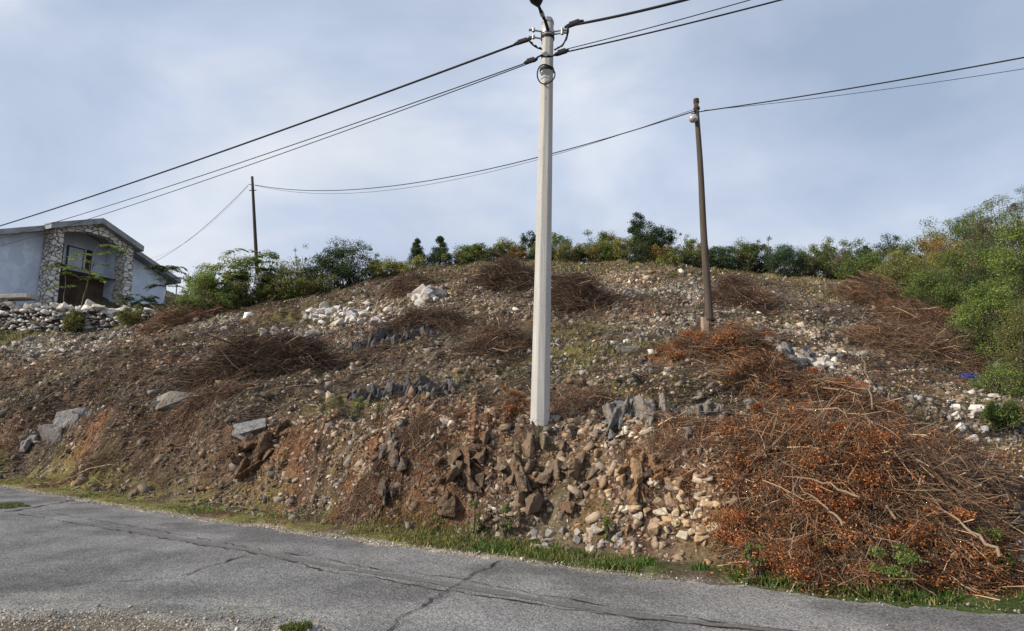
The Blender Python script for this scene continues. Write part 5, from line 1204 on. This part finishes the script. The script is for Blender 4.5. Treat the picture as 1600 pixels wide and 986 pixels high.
MB().tube([b1+a1x*(.1+(stt.z-b1.z)*.75), b1+a1x*(.16+(stt.z-b1.z)*.75)], .17, 14).build('wire_binding', M_rust, wpz)
gc_ = Vector(at(1083, 185, y2-.16)); v_, f_ = ico(3)
mesh_np('globe', v_*.125+np.array(gc_), f_, M_globe, None, wpz, True)
MB().tube([gc_+Vector((0, 0, .09)), gc_+Vector((0.0, 0, .15))], [.08, .045], 12).build('globe_holder', M_rust, wpz)
MB().tube([gc_+Vector((0, 0, .14)), gc_+Vector((.04, .05, .16)), t1-a1x*.28], .013, 6).build('lamp_bracket', M_rust, wpz)
MB().tube([t1-a1x*.30, t1-a1x*.30+Vector((.22, -.02, .03))], .016, 6).build('hook_bracket', M_rust, wpz)

# third pole: thin dark pole with a meter box
b3 = Vector(hit1(404, 468)); y3 = min(max(b3.y, 30), 38); print('pole3', b3.y)
b3 = Vector(at(405, 470, y3)); t3 = Vector(at(394, 276, y3)); g3_ = hz(b3.x, b3.y); b3.z = min(g3_, b3.z)-.2
dp = empty('utility_pole', (b3.x, b3.y, g3_), 'thin dark pole with a small grey meter box near the house', 'pole', 'old timber poles')
a3x = (t3-b3).normalized()
MB().tube([b3.lerp(t3, i/10) for i in range(11)], [.13-.05*i/10 for i in range(11)], 10).build('shaft', M_wood2, dp, smooth=True)
sq = Vector(at(403, 470, y3-.15)); sq2 = Vector(at(402, 447, y3-.15)); sq.z -= .4
MB().box((sq+sq2)/2, .2, .2, (sq2-sq).length).build('concrete_stub', M_conc, dp, bevel=.015)
bx_ = Vector(at(402, 437, y3-.25)); MB().box(bx_, .30, .18, .50).build('meter_box', M_grey, dp, bevel=.015)
MB().box(bx_+Vector((0, 0, .27)), .34, .22, .03).build('meter_box_lid', M_grey, dp)
for z_ in (.55, .95, 1.35):
    q = t3-a3x*z_; MB().tube([q, q+Vector((-.22 if z_ < 1 else .2, -.08, .02))], .022, 6).build('insulator_arm', M_steel, dp)
q = t3-a3x*.9
MB().tube([q+Vector((-.22, 0, 0)), q+Vector((.22, 0, 0))], .03, 6).build('cross_piece', M_wood2, dp)

# ---------------------------------------------------------------- cables
def cable(p, q, sag, r, label, name='overhead_cable', n=48, group='overhead cables', extra=None, twist=0):
    p = Vector(p); q = Vector(q); pts = []
    for i in range(n+1):
        s = i/n; v = p.lerp(q, s); v.z -= 4*sag*s*(1-s); pts.append(v)
    m = MB().tube(pts, r, 6)
    if twist:
        for ph in (0, math.pi):
            pts2 = [v+Vector((0, math.cos(i*2.1+ph), math.sin(i*2.1+ph)))*r*.8 for i, v in enumerate(pts)]; m.tube(pts2, r*.8, 5)
    o = m.build(name, M_black, origin=tuple(p), smooth=True); tag(o, label, 'cable', group)
    return o, pts
# left spans: run along the road to the far left
A1 = Vector(at(826, 62, yb0-.15)); E1 = Vector(at(-330, 436, 34)); o, pp = cable(A1, E1, .55, .020, 'thick bundled cable from the concrete pole down to the left', n=60)
A2 = Vector(at(834, 94, yb0-.15)); E2 = Vector(at(-330, 440, 38)); cable(A2, E2, .75, .010, 'lower cable from the concrete pole to the left')
A3 = Vector(at(832, 97, yb0-.18)); E3 = Vector(at(-330, 450, 38)); cable(A3, E3, .85, .009, 'lowest thin cable from the concrete pole to the left, just under its twin')
# right spans
C1 = Vector(at(890, 40, yb0-.3)); D1 = Vector(at(1075, -27, yb0-1.3)); D1 = C1+(D1-C1)*4.0; cable(C1, D1, .35, .022, 'thick bundled cable leaving the concrete pole top to the right', n=60)
C2 = Vector(at(872, 84, yb0-.15)); D2 = Vector(at(1225, -31, yb0-1.6)); D2 = C2+(D2-C2)*4.5; cable(C2, D2, .42, .013, 'lower of two thin cables right of the concrete pole')
C3 = Vector(at(872, 80, yb0-.1)); D3 = Vector(at(1180, -30, yb0-1.4)); D3 = C3+(D3-C3)*4.5; cable(C3, D3, .40, .008, 'upper thin wire right of the concrete pole')
# tension clamps and drop loops, hung on the cables
def clampo(p, d, l, r, label):
    d = Vector(d).normalized(); m = MB().tube([p-d*l/2, p-d*l*.3, p+d*l*.3, p+d*l/2], [r*.5, r, r, r*.4], 8)
    s_ = d.cross(UP).normalized(); m.box(p+UP*r, l*.5, r*.9, r*1.1, (d, s_, UP)); tag(m.build('cable_clamp', M_black, origin=tuple(p)), label, 'clamp', 'tension clamps')
clampo(A1+(E1-A1).normalized()*.12, E1-A1, .34, .032, 'black clamp on the thick cable left of the concrete pole')
clampo(A2+(E2-A2).normalized()*.06, E2-A2, .26, .034, 'black clamp on the lower cables left of the concrete pole')
clampo(C1+(D1-C1).normalized()*.08, D1-C1, .34, .036, 'black clamp on the thick cable right of the concrete pole')
clampo(C2+(D2-C2).normalized()*.06, D2-C2, .26, .036, 'black clamp on the thin cables right of the concrete pole')
def jumper(pts, r, label):
    pts = [Vector(p) for p in pts]; out_ = []
    for i in range(25):
        s = i/24*(len(pts)-1); k = min(int(s), len(pts)-2); f_ = s-k; a = pts[max(k-1, 0)]; b = pts[k]; c = pts[k+1]; d = pts[min(k+2, len(pts)-1)]
        out_.append(.5*((2*b)+(c-a)*f_+(2*a-5*b+4*c-d)*f_*f_+(3*b-a-3*c+d)*f_**3))
    m = MB().tube(out_, r, 6).tube([v+Vector((.012, -.012, .012*math.sin(i))) for i, v in enumerate(out_)], r*.8, 6)
    tag(m.build('jumper_cable', M_black, origin=tuple(pts[0]), smooth=True), label, 'cable', 'jumper cables')
jumper([at(887, 42, yb0-.3), at(886, 55, yb0-.28), at(879, 70, yb0-.2), at(866, 78, yb0-.1)], .013, 'short black cable looping from the right thick cable into the pole')
jumper([at(824, 60, yb0-.15), at(830, 68, yb0-.15), at(838, 74, yb0-.13), at(846, 77, yb0-.1)], .012, 'short black cable from the left thick cable into the pole')
jumper([at(834, 95, yb0-.18), at(842, 88, yb0-.22), at(853, 89, yb0-.2), at(862, 88, yb0-.18), at(874, 84, yb0-.15)], .013, 'black cable bridging across the front of the concrete pole')
# spans between the old poles
K2 = t1-a1x*.30; K3 = Vector(at(398, 289, y3-.1))
cable(K2+Vector((-.05, -.1, 0)), K3, 1.15, .018, 'thin cable sagging between the wooden pole and the thin dark pole', n=70)
cable(K2+Vector((-.05, -.1, .06)), K3+Vector((0, 0, -.02)), 1.35, .008, 'faint wire just below the cable between the two old poles', n=70)
R1 = Vector(at(1600, 72, y2-4.8)); R1 = K2+(R1-K2)*2.2
cable(K2+Vector((.2, -.02, .03)), R1, .25, .017, 'dark cable from the wooden pole to the right edge')
R2 = Vector(at(1600, 84, y2-4.6)); R2 = K2+(R2-K2)*2.2
cable(K2+Vector((.2, -.02, .05)), R2, .35, .007, 'faint wire below the cable from the wooden pole to the right edge')
K4 = Vector(at(388, 289, y3-.1)); H4 = hp(5.0, -.3, zp-5.0*sl_-.1)
cable(K4, H4, .5, .014, 'cable from the thin dark pole to the house roof')
cable(K4+Vector((0, 0, -.1)), hp(4.6, -.3, zp-4.6*sl_-.1), .8, .006, 'faint second wire from the thin dark pole to the house')

# ---------------------------------------------------------------- litter
def bag(px, py, w, h_, mat, label, seed, name='plastic_bag', cat='bag'):
    X, Y, Z = hit1(px, py); v, f = ico(4); rs_ = np.random.RandomState(seed)
    s = 1+.35*fbm(v[:, 0]+seed, v[:, 1], 1.6, 4, v[:, 2])+.12*(1-2*np.abs(fbm(v[:, 0], v[:, 1]+seed, 4, 3, v[:, 2])))
    v = v*s[:, None]*np.array([w/2, w*.4, h_/2]); v[:, 2] = np.maximum(v[:, 2], -h_*.3)
    tag(mesh_np(name, v+np.array([X, Y, Z+h_*.3]), f, mat, None, smooth=True, origin=(X, Y, Z)), label, cat)
bag(1513, 592, .62, .28, M_blue, 'crumpled blue plastic bag below the thicket', 5)
bag(1500, 577, .34, .20, M_yel, 'crumpled pale yellow plastic bag just behind the blue one', 6)
bag(1502, 673, .16, .20, M_white, 'small white plastic scrap near the whitish stones', 7, 'plastic_scrap', 'litter')
bag(1528, 597, .22, .14, M_white, 'small white wrapper touching the blue bag', 8, 'plastic_scrap', 'litter')
